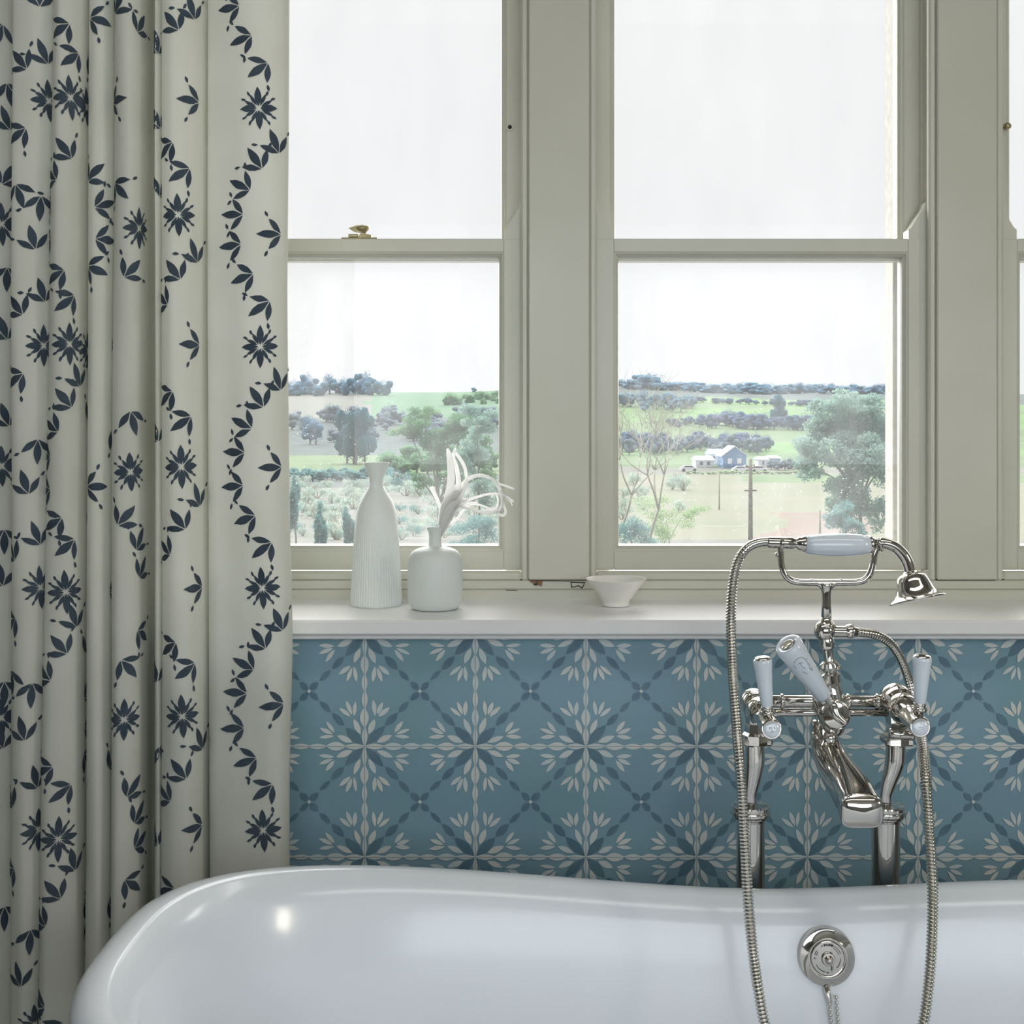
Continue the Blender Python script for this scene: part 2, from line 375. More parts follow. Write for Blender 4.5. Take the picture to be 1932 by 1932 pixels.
for n, (x0, x1) in enumerate(OP):
    root = empty('window_%d' % (n+1), ((x0+x1)/2, 2.58, ZB), label=winlabels[n], kind='structure')
    # jamb lining + staff bead + outer lining
    b = MB()
    b.box(x0, x0+.008, 2.53, 2.66, ZB, ZT, 0, .001); b.box(x1-.008, x1, 2.53, 2.66, ZB, ZT, 0, .001)
    b.box(x0+.008, x1-.008, 2.545, 2.70, ZB, ZB+.012, 0, .001)
    b.box(x0+.008, x0+.013, 2.5865, 2.590, ZB, ZT); b.box(x1-.013, x1-.008, 2.5865, 2.590, ZB, ZT)
    b.build('frame_lining', M_frame, root)
    b = MB()
    zc, zd = ZB+.001, zf(1078, 2.528)
    for (xx0, xx1) in ((x0, x0+.0145), (x1-.0145, x1)):
        b.box(xx0, xx1, 2.5265, 2.5445, zc, ZT, 0, .004)
    b.box(x0+.0145, x1-.0145, 2.5265, 2.5445, zc, zd, 0, .004)
    b.build('staff_bead', M_frame, root)
    b = MB()
    e = .048
    b.box(x0, x0+e, 2.66, 2.72, ZB-.03, ZT, 0, .002); b.box(x1-e, x1, 2.66, 2.72, ZB-.03, ZT, 0, .002)
    b.box(x0, x1, 2.66, 2.80, ZB-.05, ZB+.004, 0, .002)
    b.build('outer_lining', M_putty, root)
    # upper sash
    us = MB(); g = sash(us, x0+.009, x1-.009, ZM-.038, ZT-.01, 2.592, 2.632, .037, .026, .05)
    uso = us.build('upper_sash', M_frame, root)
    gb = MB(); gb.box(g[0]-.003, g[1]+.003, 2.618, 2.621, g[2]-.003, g[3]+.003); gb.build('glass_pane', M_glass2, uso)
    # lower sash with horns
    ls = MB(); g = sash(ls, x0+.0095, x1-.0095, zd+.0005, ZM, 2.5465, 2.5855, .0405, .0385, .0265)
    for sx, xe in ((1, x0+.0095), (-1, x1-.0095)):
        H = .0405+.0; zt = ZM+.074
        pr = [(xe, ZM-.001), (xe+sx*H*.97, ZM-.001), (xe+sx*H*.97, ZM+.018)]
        for q in range(1, 9):
            t = q/9; s_ = t*t*(3-2*t)
            pr.append((xe+sx*H*(.97-.70*t), ZM+.018+.038*(.35*t+.65*s_)))
        pr += [(xe+sx*H*.24, ZM+.062), (xe+sx*H*.2, zt-.003), (xe+sx*H*.1, zt), (xe, zt)]
        ls.prism(pr, 2.5475, 2.5845)
    lso = ls.build('lower_sash', M_frame, root)
    gb = MB(); gb.box(g[0]-.003, g[1]+.003, 2.5705, 2.5735, g[2]-.003, g[3]+.003); gb.build('glass_pane', M_glass, lso)
    # bolt hole / bolt in the upper jamb
    if n == 0:
        s_ = MB(); c = P(962, 240, 2.5915)
        s_.lathe(c, (0, -1, 0), [(.0085, 0), (.0085, .0014), (.0072, .0022), (.0050, .0022), (.0046, .0006), (.0005, .0006)], 20, 0, smooth=False)
        s_.lathe(c+Vector((0, -.0007, 0)), (0, -1, 0), [(.0040, 0), (.0001, .0003)], 16, 1)
        s_.build('sash_bolt_socket', [M_frame, M_dark], uso)
    if n == 2:
        s_ = MB(); c = P(1897, 240, 2.5905)
        s_.lathe(c, (0, -1, 0), [(.004, 0), (.004, .006), (.007, .010), (.007, .014), (.003, .017)], 16)
        s_.build('sash_bolt', M_brass, uso)
# brass fastener on the left meeting rail
w1 = bpy.data.objects['window_1']
fr_ = MB(); c = P(679, 449, 2.56)
fr_.box(c.x-.036, c.x+.036, 2.548, 2.575, ZM, ZM+.003, 0, .001)
fr_.box(c.x-.022, c.x-.002, 2.549, 2.573, ZM+.003, ZM+.010, 0, .0015)
fr_.prism([(c.x-.004, ZM+.003), (c.x+.024, ZM+.003), (c.x+.024, ZM+.008), (c.x+.012, ZM+.011), (c.x+.004, ZM+.013)], 2.551, 2.571)
fo = fr_.build('sash_fastener', M_brass, w1)
k_ = MB(); k_.lathe((c.x+.007, 2.56, ZM+.013), (-.12, 0, 1), [(.0035, -.006), (.005, 0), (.011, .005), (.0145, .010), (.013, .013), (.006, .0145)], 16)
k_.prism([(c.x-.022, ZM+.022), (c.x-.012, ZM+.016), (c.x+.006, ZM+.013), (c.x+.009, ZM+.029), (c.x-.008, ZM+.027)], 2.553, 2.566)
k_.build('fastener_lever', M_brass, fo)

# ------------------------------------------------------------------ curtain
CP = [(-140, -140, 2.17), (-100, -105, 2.125), (-50, -55, 2.12), (-10, -15, 2.14), (20, 14, 2.165), (36, 30, 2.18), (25, 18, 2.158), (29, 23, 2.13), (45, 38, 2.116), (75, 58, 2.115), (98, 76, 2.135),
      (116, 90, 2.172), (103, 75, 2.150), (107, 79, 2.125), (124, 96, 2.11), (144, 122, 2.116), (157, 143, 2.14), (162, 150, 2.182), (166, 155, 2.15), (181, 170, 2.127), (200, 190, 2.127), (210, 202, 2.15),
      (215, 207, 2.178), (214, 207, 2.145), (230, 222, 2.12), (252, 244, 2.12), (266, 259, 2.14), (270, 263, 2.175), (267, 261, 2.222), (279, 276, 2.235), (296, 296, 2.225), (293, 292, 2.18), (289, 288, 2.155), (294, 293, 2.14), (301, 300, 2.142), (307, 305, 2.16),
      (307, 306, 2.135), (330, 331, 2.115), (356, 359, 2.12), (374, 378, 2.145), (383, 388, 2.185), (384, 389, 2.165), (396, 400, 2.148), (430, 430, 2.137), (470, 470, 2.128), (508, 506, 2.130), (530, 528, 2.142), (540, 539, 2.160), (538, 538, 2.178)]
ZTOP, ZBOT = 2.017, .286
NT = 8
def section(z):
    s = (ZTOP-z)/(ZTOP-ZBOT)
    wob = lambda i: .0035*math.sin(z*3.1+i*1.7)+.002*math.sin(z*7.3+i*.9)
    pts = []
    for i, (a, b_, Y) in enumerate(CP):
        px = a*(1-s)+b_*s
        if i > 40: px += 4*math.sin((z-1.0)*3.2)*-1 if False else 0
        if i >= 42: px += 6*math.exp(-((z-.93)/.16)**2)-3*math.exp(-((z-1.5)/.2)**2)
        pts.append(Vector(((px-VX)*2.14/F, Y+wob(i)*.8, z)))
    o, _ = spline(pts, 0, NT)
    return o
def arclen(c):
    A = [0]
    for i in range(1, len(c)): A.append(A[-1]+(c[i]-c[i-1]).length)
    return A
CUR_TOP = 2.50
cm = MB(); rows = 64; zs = [.02+(CUR_TOP-.02)*k/rows for k in range(rows+1)]
secs = [section(z) for z in zs]; nC = len(secs[0])
vs = [v for s_ in secs for v in s_]
fs = [(r*nC+i, r*nC+i+1, (r+1)*nC+i+1, (r+1)*nC+i) for r in range(rows) for i in range(nC-1)]
cm.add(vs, fs, 0, True)
def cloth_pt(u, z, off):
    "u: arc length on the section at z"
    c = _sec(round(z, 3)); A = c[1]; c = c[0]
    u = min(max(u, 0), A[-1]-1e-5)
    lo, hi = 0, len(A)-1
    while hi-lo > 1:
        m_ = (lo+hi)//2
        if A[m_] <= u: lo = m_
        else: hi = m_
    t = (u-A[lo])/(A[hi]-A[lo]+1e-9); p = c[lo].lerp(c[hi], t)
    a_, b_ = c[max(lo-1, 0)], c[min(hi+1, len(c)-1)]; tg = (b_-a_); n = Vector((tg.y, -tg.x, 0)).normalized()
    return p+n*off
_cache = {}
def _sec(z):
    if z not in _cache:
        c = section(z); _cache[z] = (c, arclen(c))
    return _cache[z]
def find_u(px, py):
    z = EYE-(py-VY)*2.13/F; c, A = _sec(round(z, 3)); best = None
    for i in range(len(c)-1):
        a = VX+c[i].x*F/c[i].y; b_ = VX+c[i+1].x*F/c[i+1].y
        if min(a, b_) <= px <= max(a, b_) and b_ > a:
            if best is None or c[i].y < best[0]: best = (c[i].y, A[i]+(px-a)/(b_-a+1e-9)*(A[i+1]-A[i]), z)
    if best is None: best = (0, 0 if px < 200 else A[-1]-.01, z)
    return best[1], best[2]
def leaf(u, z, ang, L, W, n=7):
    ca, sa = math.cos(ang), math.sin(ang); vs = []
    for k in range(n+1):
        s = k/n; wv = W*(math.sin(math.pi*s)**1.15 if s < .5 else math.sin(math.pi*s)**.95)/2
        for q in (-1, 0, 1):
            vs.append(cloth_pt(u+ca*s*L-sa*q*wv, z+sa*s*L+ca*q*wv, .0011))
    fs = []
    for k in range(n):
        for q in (0, 1): fs.append((3*k+q, 3*k+q+1, 3*k+q+4, 3*k+q+3)[::-1])
    cm.add(vs, fs, 1, True)
pm = 2.13/F
def sprig(px, py, deg, sc_=1.0, sd=(48, -48)):
    u, z = find_u(px, py); a = math.radians(deg)
    leaf(u+math.cos(a)*2*pm, z+math.sin(a)*2*pm, a, 47*pm*sc_, 15.5*pm*sc_)
    for d_ in sd: leaf(u+math.cos(a+math.radians(d_))*2*pm, z+math.sin(a+math.radians(d_))*2*pm, a+math.radians(d_), 37*pm*sc_, 12*pm*sc_)
    for d_ in sd:
        aa = a+math.radians(d_*1.02); leaf(u+math.cos(aa)*42*pm, z+math.sin(aa)*42*pm, aa+math.radians(d_*.35), 13*pm, 6*pm, 4)
def star(px, py, r=37):
    u, z = find_u(px, py)
    for k in range(4):
        a = math.radians(93+90*k); leaf(u+math.cos(a)*3*pm, z+math.sin(a)*3*pm, a, (r-2)*pm*(1.08 if k % 2 == 0 else .92), 13*pm)
        for d_ in (-30, 30):
            a2 = a+math.radians(d_); leaf(u+math.cos(a2)*5*pm, z+math.sin(a2)*5*pm, a2, r*.68*pm, 6.8*pm)
        a3 = a+math.radians(45)
        for d_ in (-11, 11):
            a4 = a3+math.radians(d_); leaf(u+math.cos(a4)*27*pm, z+math.sin(a4)*27*pm, a4+math.radians(d_), 11*pm, 5*pm, 4)
for dx, dy in ((0, 0), (3, 449), (7, 904), (9, 1362)):
    for (x, y, d) in ((453, 12, 185), (476, 68, 200), (506, 118, 218), (526, 288, 112), (495, 320, 125), (473, 360, 155), (460, 405, 178)):
        if y+dy < 1640: sprig(x+dx, y+dy, d)
    star(488+dx, 205+dy)
for (x, y, d) in ((530, 440, 182), (531, 882, 180), (535, 1330, 185), (466, -30, 160),
    (338, 63, 130), (367, 37, 110), (375, 190, 180), (327, 272, 215), (358, 318, 215), (372, 495, 112), (341, 530, 127), (318, 577, 150), (376, 650, 180), (327, 738, 215), (360, 785, 215), (376, 957, 110), (350, 998, 127), (323, 1045, 150), (381, 1110, 180), (333, 1208, 215), (367, 1250, 215), (381, 1420, 110), (352, 1467, 127), (323, 1508, 150), (381, 1562, 180), (330, 1670, 200), (362, 1712, 215),
    (302, 240, 120), (298, 835, 110), (300, 370, 60), (297, 1290, 110), (300, 1410, 300), (299, 1600, 120), (298, 100, 100),
    (219, 30, 60), (258, 62, 55), (216, 193, 5), (218, 345, 318), (234, 525, 48), (209, 650, 0), (246, 775, 285), (208, 812, 312), (222, 990, 48), (205, 1118, 0), (256, 1038, 60), (262, 1092, 55), (258, 1190, 330), (228, 1242, 312), (204, 1456, 48), (238, 1502, 50), (252, 1555, 50), (252, 1602, 25), (234, 1655, 320), (203, 1705, 325),
    (171, 33, 345), (165, 95, 315), (168, 343, 45), (178, 393, 20), (179, 452, 0), (168, 502, 340), (164, 795, 50), (165, 865, 20), (166, 918, 0), (162, 968, 340), (158, 1325, 22), (158, 1382, 0), (156, 1432, 330), (157, 1715, 330), (157, 1785, 15), (160, 1240, 60),
    (131, 50, 215), (148, 100, 218), (135, 303, 128), (108, 345, 150), (97, 395, 180), (97, 455, 190), (122, 512, 213), (140, 558, 220), (150, 730, 110), (135, 770, 130), (111, 815, 152), (96, 862, 180), (96, 922, 190), (118, 975, 210), (140, 1017, 218), (144, 1185, 108), (127, 1232, 130), (97, 1280, 150), (101, 1440, 205), (134, 1478, 218), (141, 1645, 105), (115, 1690, 130), (88, 1738, 150), (86, 1890, 175), (120, 1925, 215),
    (75, 18, 90), (52, 135, 130), (90, 122, 110), (50, 245, 215), (30, 350, 290), (77, 370, 268), (67, 473, 105), (44, 596, 130), (85, 570, 110), (45, 705, 215), (71, 828, 268), (54, 932, 105), (30, 1055, 130), (76, 1028, 110), (31, 1163, 215), (60, 1285, 268), (47, 1393, 105), (26, 1518, 135), (70, 1487, 105), (28, 1632, 215), (57, 1747, 268), (40, 1853, 105), (24, 1262, 270),
    (5, 40, 250), (12, 150, 285), (19, 240, 110), (3, 345, 60), (13, 500, 270), (14, 640, 110), (17, 805, 110), (8, 1000, 270), (5, 1110, 100), (8, 1290, 270), (5, 1420, 100), (8, 1720, 270)):
    sprig(x, y, d)
for (x, y, r) in ((336, 408, 37), (342, 880, 38), (344, 1348, 38), (262, 430, 36), (246, 890, 34), (234, 1355, 36), (163, 195, 34), (165, 660, 34), (133, 188, 39), (131, 650, 37), (124, 1115, 38), (110, 1577, 40), (92, 190, 36), (82, 652, 36), (76, 1108, 38), (72, 1565, 38), (66, 1930, 36), (3, 420, 38), (3, 880, 36), (2, 1360, 34)):
    star(x, y, r)
curt = cm.build('curtain', [M_cloth, M_print])
tag(curt, 'full length pale curtain printed with dark blue leaf sprigs and flowers', 'curtain')
b = MB(); b.sweep([(-1.35, 2.15, 2.53), (-.2, 2.15, 2.53)], .014, 16, sm=0)
for x in (-1.3, -.25): b.box(x-.01, x+.01, 2.15, 2.31, 2.522, 2.538)
cr = b.build('curtain_rail', M_brass); tag(cr, 'brass curtain rail above the patterned curtain', 'rail')

# ------------------------------------------------------------------ bathtub
A_, B_, XC, YC, NE, TZ0, TH, TQ, XL = .7954, .4198, .2886, 1.5702, 2.7879, .5503, .0894, 1.3687, .3699
def rimz(X): return TZ0+TH*(math.sqrt(((X-XL)/A_)**2+.01)-.06)**TQ if True else 0
NTUB = 160
def tub_ring(d, dz=None, zabs=None, k=1.0, n=NE):
    r = []
    for j in range(NTUB):
        t = 2*math.pi*j/NTUB; c, s = math.cos(t), math.sin(t)
        x = XC+(A_-d)*math.copysign(abs(c)**(2/n), c); y = YC+(B_-d)*math.copysign(abs(s)**(2/n), s)
        xr = XC+A_*math.copysign(abs(c)**(2/n), c)
        z = zabs if zabs is not None else rimz(xr)+dz
        if zabs is not None and k < 1: z = zabs*k+(rimz(xr))*(1-k)
        r.append(Vector((x, y, z)))
    return r
rs = [tub_ring(.16, zabs=.0), tub_ring(.155, zabs=.06), tub_ring(.10, zabs=.22), tub_ring(.055, zabs=.38, k=.8), tub_ring(.03, -.06), tub_ring(.012, -.026)]
for q in range(9):
    a = math.radians(-75-28*q*.9); 
    rs.append(tub_ring(.022*math.sin(a)+.002 if False else .004-.026*math.cos(math.radians(-50+26*q)), .022*math.sin(math.radians(-50+26*q))))
rs += [tub_ring(.040, .003), tub_ring(.050, -.018), tub_ring(.060, -.045), tub_ring(.070, -.075), tub_ring(.083, -.13), tub_ring(.100, zabs=.36, k=.9), tub_ring(.125, zabs=.28, n=2.6), tub_ring(.165, zabs=.20, n=2.5), tub_ring(.22, zabs=.165, n=2.4), tub_ring(.33, zabs=.152, n=2.3), tub_ring(.415, zabs=.15, n=2.2)]
b = MB(); b.rings(rs, 0, (True, True)); tub = b.build('bathtub', M_tub)
tag(tub, 'white freestanding roll top bathtub under the tiled wall', 'bathtub')
# overflow with chain
oc = P(1560, 1806, 1.918); on = Vector((0, -1, .13)).normalized()
b = MB(); R = .0424
b.lathe(oc, on, [(R*1.02, -.012), (R, .001), (R*.97, .0045), (R*.72, .0075), (R*.69, .0085), (R*.655, .0085), (R*.645, .004), (R*.62, .004)], 56, 0, cap=(False, False)); 
ov = sharp(b.build('overflow_plate', M_chrome, tub), 30); tag(ov, 'chrome overflow cover')
b = MB(); b.lathe(oc, on, [(R*.665, .0015), (R*.62, .0035), (R*.60, .0065), (R*.57, .0075), (R*.25, .008), (R*.24, .011), (R*.21, .013), (R*.06, .0135)], 48)
cv = sharp(b.build('overflow_cap', M_chrome, ov), 25)
b = MB()
uu = Vector((1, 0, 0)); vv = on.cross(uu).normalized(); vv = -vv if vv.z < 0 else vv
def arc(a0, a1, r, w_=.0006, h=.0083):
    n = max(2, int(abs(a1-a0)/8)); pts = [oc+on*h+(uu*math.cos(math.radians(a0+(a1-a0)*k/n))+vv*math.sin(math.radians(a0+(a1-a0)*k/n)))*r for k in range(n+1)]
    b.sweep(pts, w_, 6, sm=0)
def gl(a, r, hgt=.003, tilt=0):
    c0 = oc+on*.0083+(uu*math.cos(math.radians(a))+vv*math.sin(math.radians(a)))*r; dr = (uu*math.cos(math.radians(a+tilt))+vv*math.sin(math.radians(a+tilt)))
    b.sweep([c0, c0+dr*hgt], .0004, 5, sm=0)
arc(114, 118, R*.47, .0011)
for a in (106, 103, 100, 96, 92, 89, 85, 82, 78, 75, 71, 68): gl(a, R*.43, .0034, rnd.uniform(-10, 10))
arc(103, 101, R*.50); arc(66, 20, R*.48, .0004); arc(62, 20, R*.41, .0004); arc(165, 145, R*.48, .0004); arc(165, 145, R*.42, .0004); arc(180, 176, R*.47, .001)
arc(205, 255, R*.47, .0005); arc(262, 272, R*.48, .0007); arc(315, 360, R*.44, .0004)
b.build('engraving', M_dark, cv)
b = MB(); b.lathe(oc+on*.013, on, [(.006, 0), (.0065, .002), (.004, .004), (.0045, .007), (.002, .009)], 20)
b.sweep([oc+on*.016, oc+on*.017-vv*.004+uu*.003, oc+on*.013-vv*.012+uu*.006, oc+on*.010-vv*.018+uu*.005], [.002, .0016, .0012, .0012], 8)
b.build('overflow_knob', M_chrome, cv)
b = MB(); h0 = oc-vv*R*.98
b.sweep([h0+on*.002-uu*.003, h0+on*.007-vv*.008-uu*.002, h0+on*.010-vv*.018+uu*.0, h0+on*.008-vv*.024+uu*.002], [.0055, .005, .0035, .002], 12)
hk = b.build('chain_hook', M_chrome, ov)
b = MB()
st = h0+on*.012-vv*.022
for s_, x_ in ((0, -.0005), (1, .0095)):
    for k in range(44):
        yy = -.004*min(k, 6)/6-.0006*k
        c = Vector((st.x+x_+.0012*math.sin(k*.3), st.y+yy, st.z-.0076*k-(0 if s_ == 0 else -.010)))
        if c.z > .17: b.ball(c, .0030, 10, sc3=(1, 1, 1.1)); b.sweep([c, c-Vector((0, 0, .0075))], .0009, 5, sm=0)
tag(b.build('plug_chain', M_chrome), 'fine beaded chrome plug chain hanging from the overflow', 'chain')

# ------------------------------------------------------------------ bath shower mixer
YT = 2.02; q_ = YT/F
tapc = P(1550, 1331, YT)
tap = empty('bath_mixer_tap', (tapc.x, 2.06, 0), label='polished nickel bath shower mixer on two pillars behind the bathtub', cat='tap')
def PT(x, y, Y=YT): return P(x, y, Y)
b = MB()
b.sweep([PT(1418, 1323), PT(1700, 1323)], 11.5*q_, 24, sm=0)
b.sweep([PT(1418, 1344), PT(1700, 1344)], 7.5*q_, 20, sm=0)
for x in (1475, 1535, 1600, 1655): b.lathe(PT(x-4, 1323), (1, 0, 0), [(12*q_, 0), (14.5*q_, 2*q_), (14.5*q_, 6*q_), (12*q_, 8*q_)], 24)
b.build('crossbar', M_chrome, tap)
# centre body
b = MB()
b.lathe(PT(1567, 1385), (0, 0, 1), [(20*q_, 0), (26*q_, 8*q_), (29*q_, 25*q_), (29*q_, 48*q_), (24*q_, 66*q_), (19*q_, 78*q_)], 32)
b.lathe(P(1578, 1352, 1.965)+Vector((0, .056, 0)), (0.0, -1, .02), [(26*q_, 0), (27*q_, .03), (28*q_, .045), (28*q_, .052), (25*q_, .057), (23*q_, .054), (8*q_, .056)], 36)
b.sweep([PT(1540, 1325, 2.0), PT(1552, 1350, 1.985), PT(1570, 1380, 1.985), PT(1566, 1392, 1.985)], [8*q_, 10*q_, 9*q_, 6*q_], 14)
b.ball(PT(1566, 1392, 1.98), 13*q_, 24)
b.lathe(PT(1553, 1408, 1.985), (.25, 0, 1), [(8*q_, 0), (12*q_, 3*q_), (9*q_, 8*q_), (5*q_, 14*q_)], 16)
b.ball(PT(1541, 1391, 1.99), 5*q_, 12)
body = sharp(b.build('centre_body', M_chrome, tap), 40)
# neck up to the elbow
b = MB(); p0 = PT(1573, 1318); p1 = PT(1559, 1205); d = (p1-p0); LN = d.length; u_ = LN/114
b.lathe(p0, d, [(20*q_, 0), (19*q_, 6*u_), (15*q_, 26*u_), (14*q_, 28*u_), (17.5*q_, 31*u_), (17.5*q_, 46*u_), (13*q_, 49*u_), (12*q_, 52*u_), (16*q_, 55*u_), (18*q_, 61*u_), (16*q_, 68*u_), (11*q_, 72*u_), (10*q_, 75*u_), (10*q_, 93*u_), (13*q_, 96*u_), (15*q_, 104*u_), (13*q_, 114*u_)], 32)
for a, h in ((0, 61), (180, 61)): b.ball(p0+d.normalized()*h*u_+Vector(((-14 if a else 13)*q_, -.004, 0)), 7*q_, 14)
sharp(b.build('riser_neck', M_chrome, tap), 30)
b = MB(); b.ball(PT(1556, 1190), 20*q_, 32)
b.lathe(PT(1559, 1182), (0, 0, 1), [(19*q_, 0), (15*q_, 6*q_), (11*q_, 12*q_), (9.5*q_, 18*q_)], 28)
b.sweep([PT(1556, 1190), PT(1580, 1192), PT(1616, 1192)], [12*q_, 10.5*q_, 10*q_], 20, sm=3)
b.ball(PT(1604, 1191), 13.5*q_, 24); b.ball(PT(1604, 1198, 2.005), 6*q_, 12)
b.build('elbow', M_chrome, tap)
# cradle
b = MB(); r6 = 6.3*q_
b.lathe(PT(1559, 1172), (0, 0, 1), [(9.8*q_, 0), (9*q_, 30*q_), (9*q_, 52*q_), (10*q_, 60*q_), (12.5*q_, 67*q_), (14*q_, 72*q_)], 28)
for sx in (-1, 1): b.sweep([PT(1559+sx*3, 1122), PT(1559+sx*5, 1110), PT(1559+sx*13, 1101), PT(1559+sx*30, 1098)], [6*q_, 6.5*q_, 6.5*q_, r6], 14)
b.sweep([PT(1472, 1034), PT(1473, 1052), PT(1475, 1068), PT(1482, 1086), PT(1498, 1097), PT(1530, 1099), PT(1590, 1099), PT(1624, 1097), PT(1640, 1085), PT(1647, 1066), PT(1650, 1045), PT(1654, 1034)], r6, 18, sm=8)
for x, rr in ((1473, 14), (1656, 15)):
    for yy in (1,):
        pts = [PT(x+(6 if x > 1500 else 0)*math.sin(math.radians(a)), 1024)+Vector((0, math.cos(math.radians(a))*rr*q_*1.15, -math.sin(math.radians(a))*rr*q_*.95)) for a in range(-30, 211, 20)]
        b.sweep(pts, 3.6*q_, 10, sm=3)
b.ball(PT(1467, 1046), 5*q_, 12)
b.build('cradle', M_chrome, tap)
# spout with soft rectangular mouth
b = MB()
path = [(Vector((.4640, 2.02, .835)), .019, .019, 2), (Vector((.4655, 2.02, .812)), .021, .021, 2), (Vector((.4690, 2.015, .788)), .0245, .0245, 2), (Vector((.4750, 2.000, .770)), .0265, .027, 2.1), (Vector((.4810, 1.975, .756)), .0290, .0285, 2.3), (Vector((.4860, 1.940, .747)), .0305, .027, 2.6), (Vector((.4860, 1.905, .741)), .0310, .0255, 3.0), (Vector((.4850, 1.875, .737)), .0305, .0240, 3.5), (Vector((.4835, 1.855, .735)), .0320, .0240, 3.9), (Vector((.4833, 1.849, .734)), .0312, .0232, 3.9), (Vector((.4832, 1.8455, .734)), .0275, .0195, 3.4), (Vector((.4832, 1.8425, .734)), .020, .0135, 3.0), (Vector((.4832, 1.8410, .734)), .010, .0065, 2.5), (Vector((.4832, 1.8405, .734)), .002, .0014, 2)]
pp = [p[0] for p in path]; rr_ = []
for i, (p, hw, hh, ne) in enumerate(path):
    t = (pp[min(i+1, len(pp)-1)]-pp[max(i-1, 0)]).normalized(); side = Vector((1, 0, 0)); side = (side-t*side.dot(t)).normalized(); up = t.cross(side).normalized()
    if i >= len(path)-6: t = Vector((0, -1, -.08)).normalized(); side = Vector((1, 0, 0)); up = t.cross(side)
    ring = []
    for j in range(48):
        a = 2*math.pi*j/48; c, s = math.cos(a), math.sin(a)
        ring.append(p+side*hw*math.copysign(abs(c)**(2/ne), c)+up*hh*math.copysign(abs(s)**(2/ne), s))
    rr_.append(ring)
b.rings(rr_, 0); spout = b.build('spout', M_chrome, tap)
sm_ = spout.modifiers.new('smooth', 'SUBSURF'); sm_.levels = 1; sm_.render_levels = 1
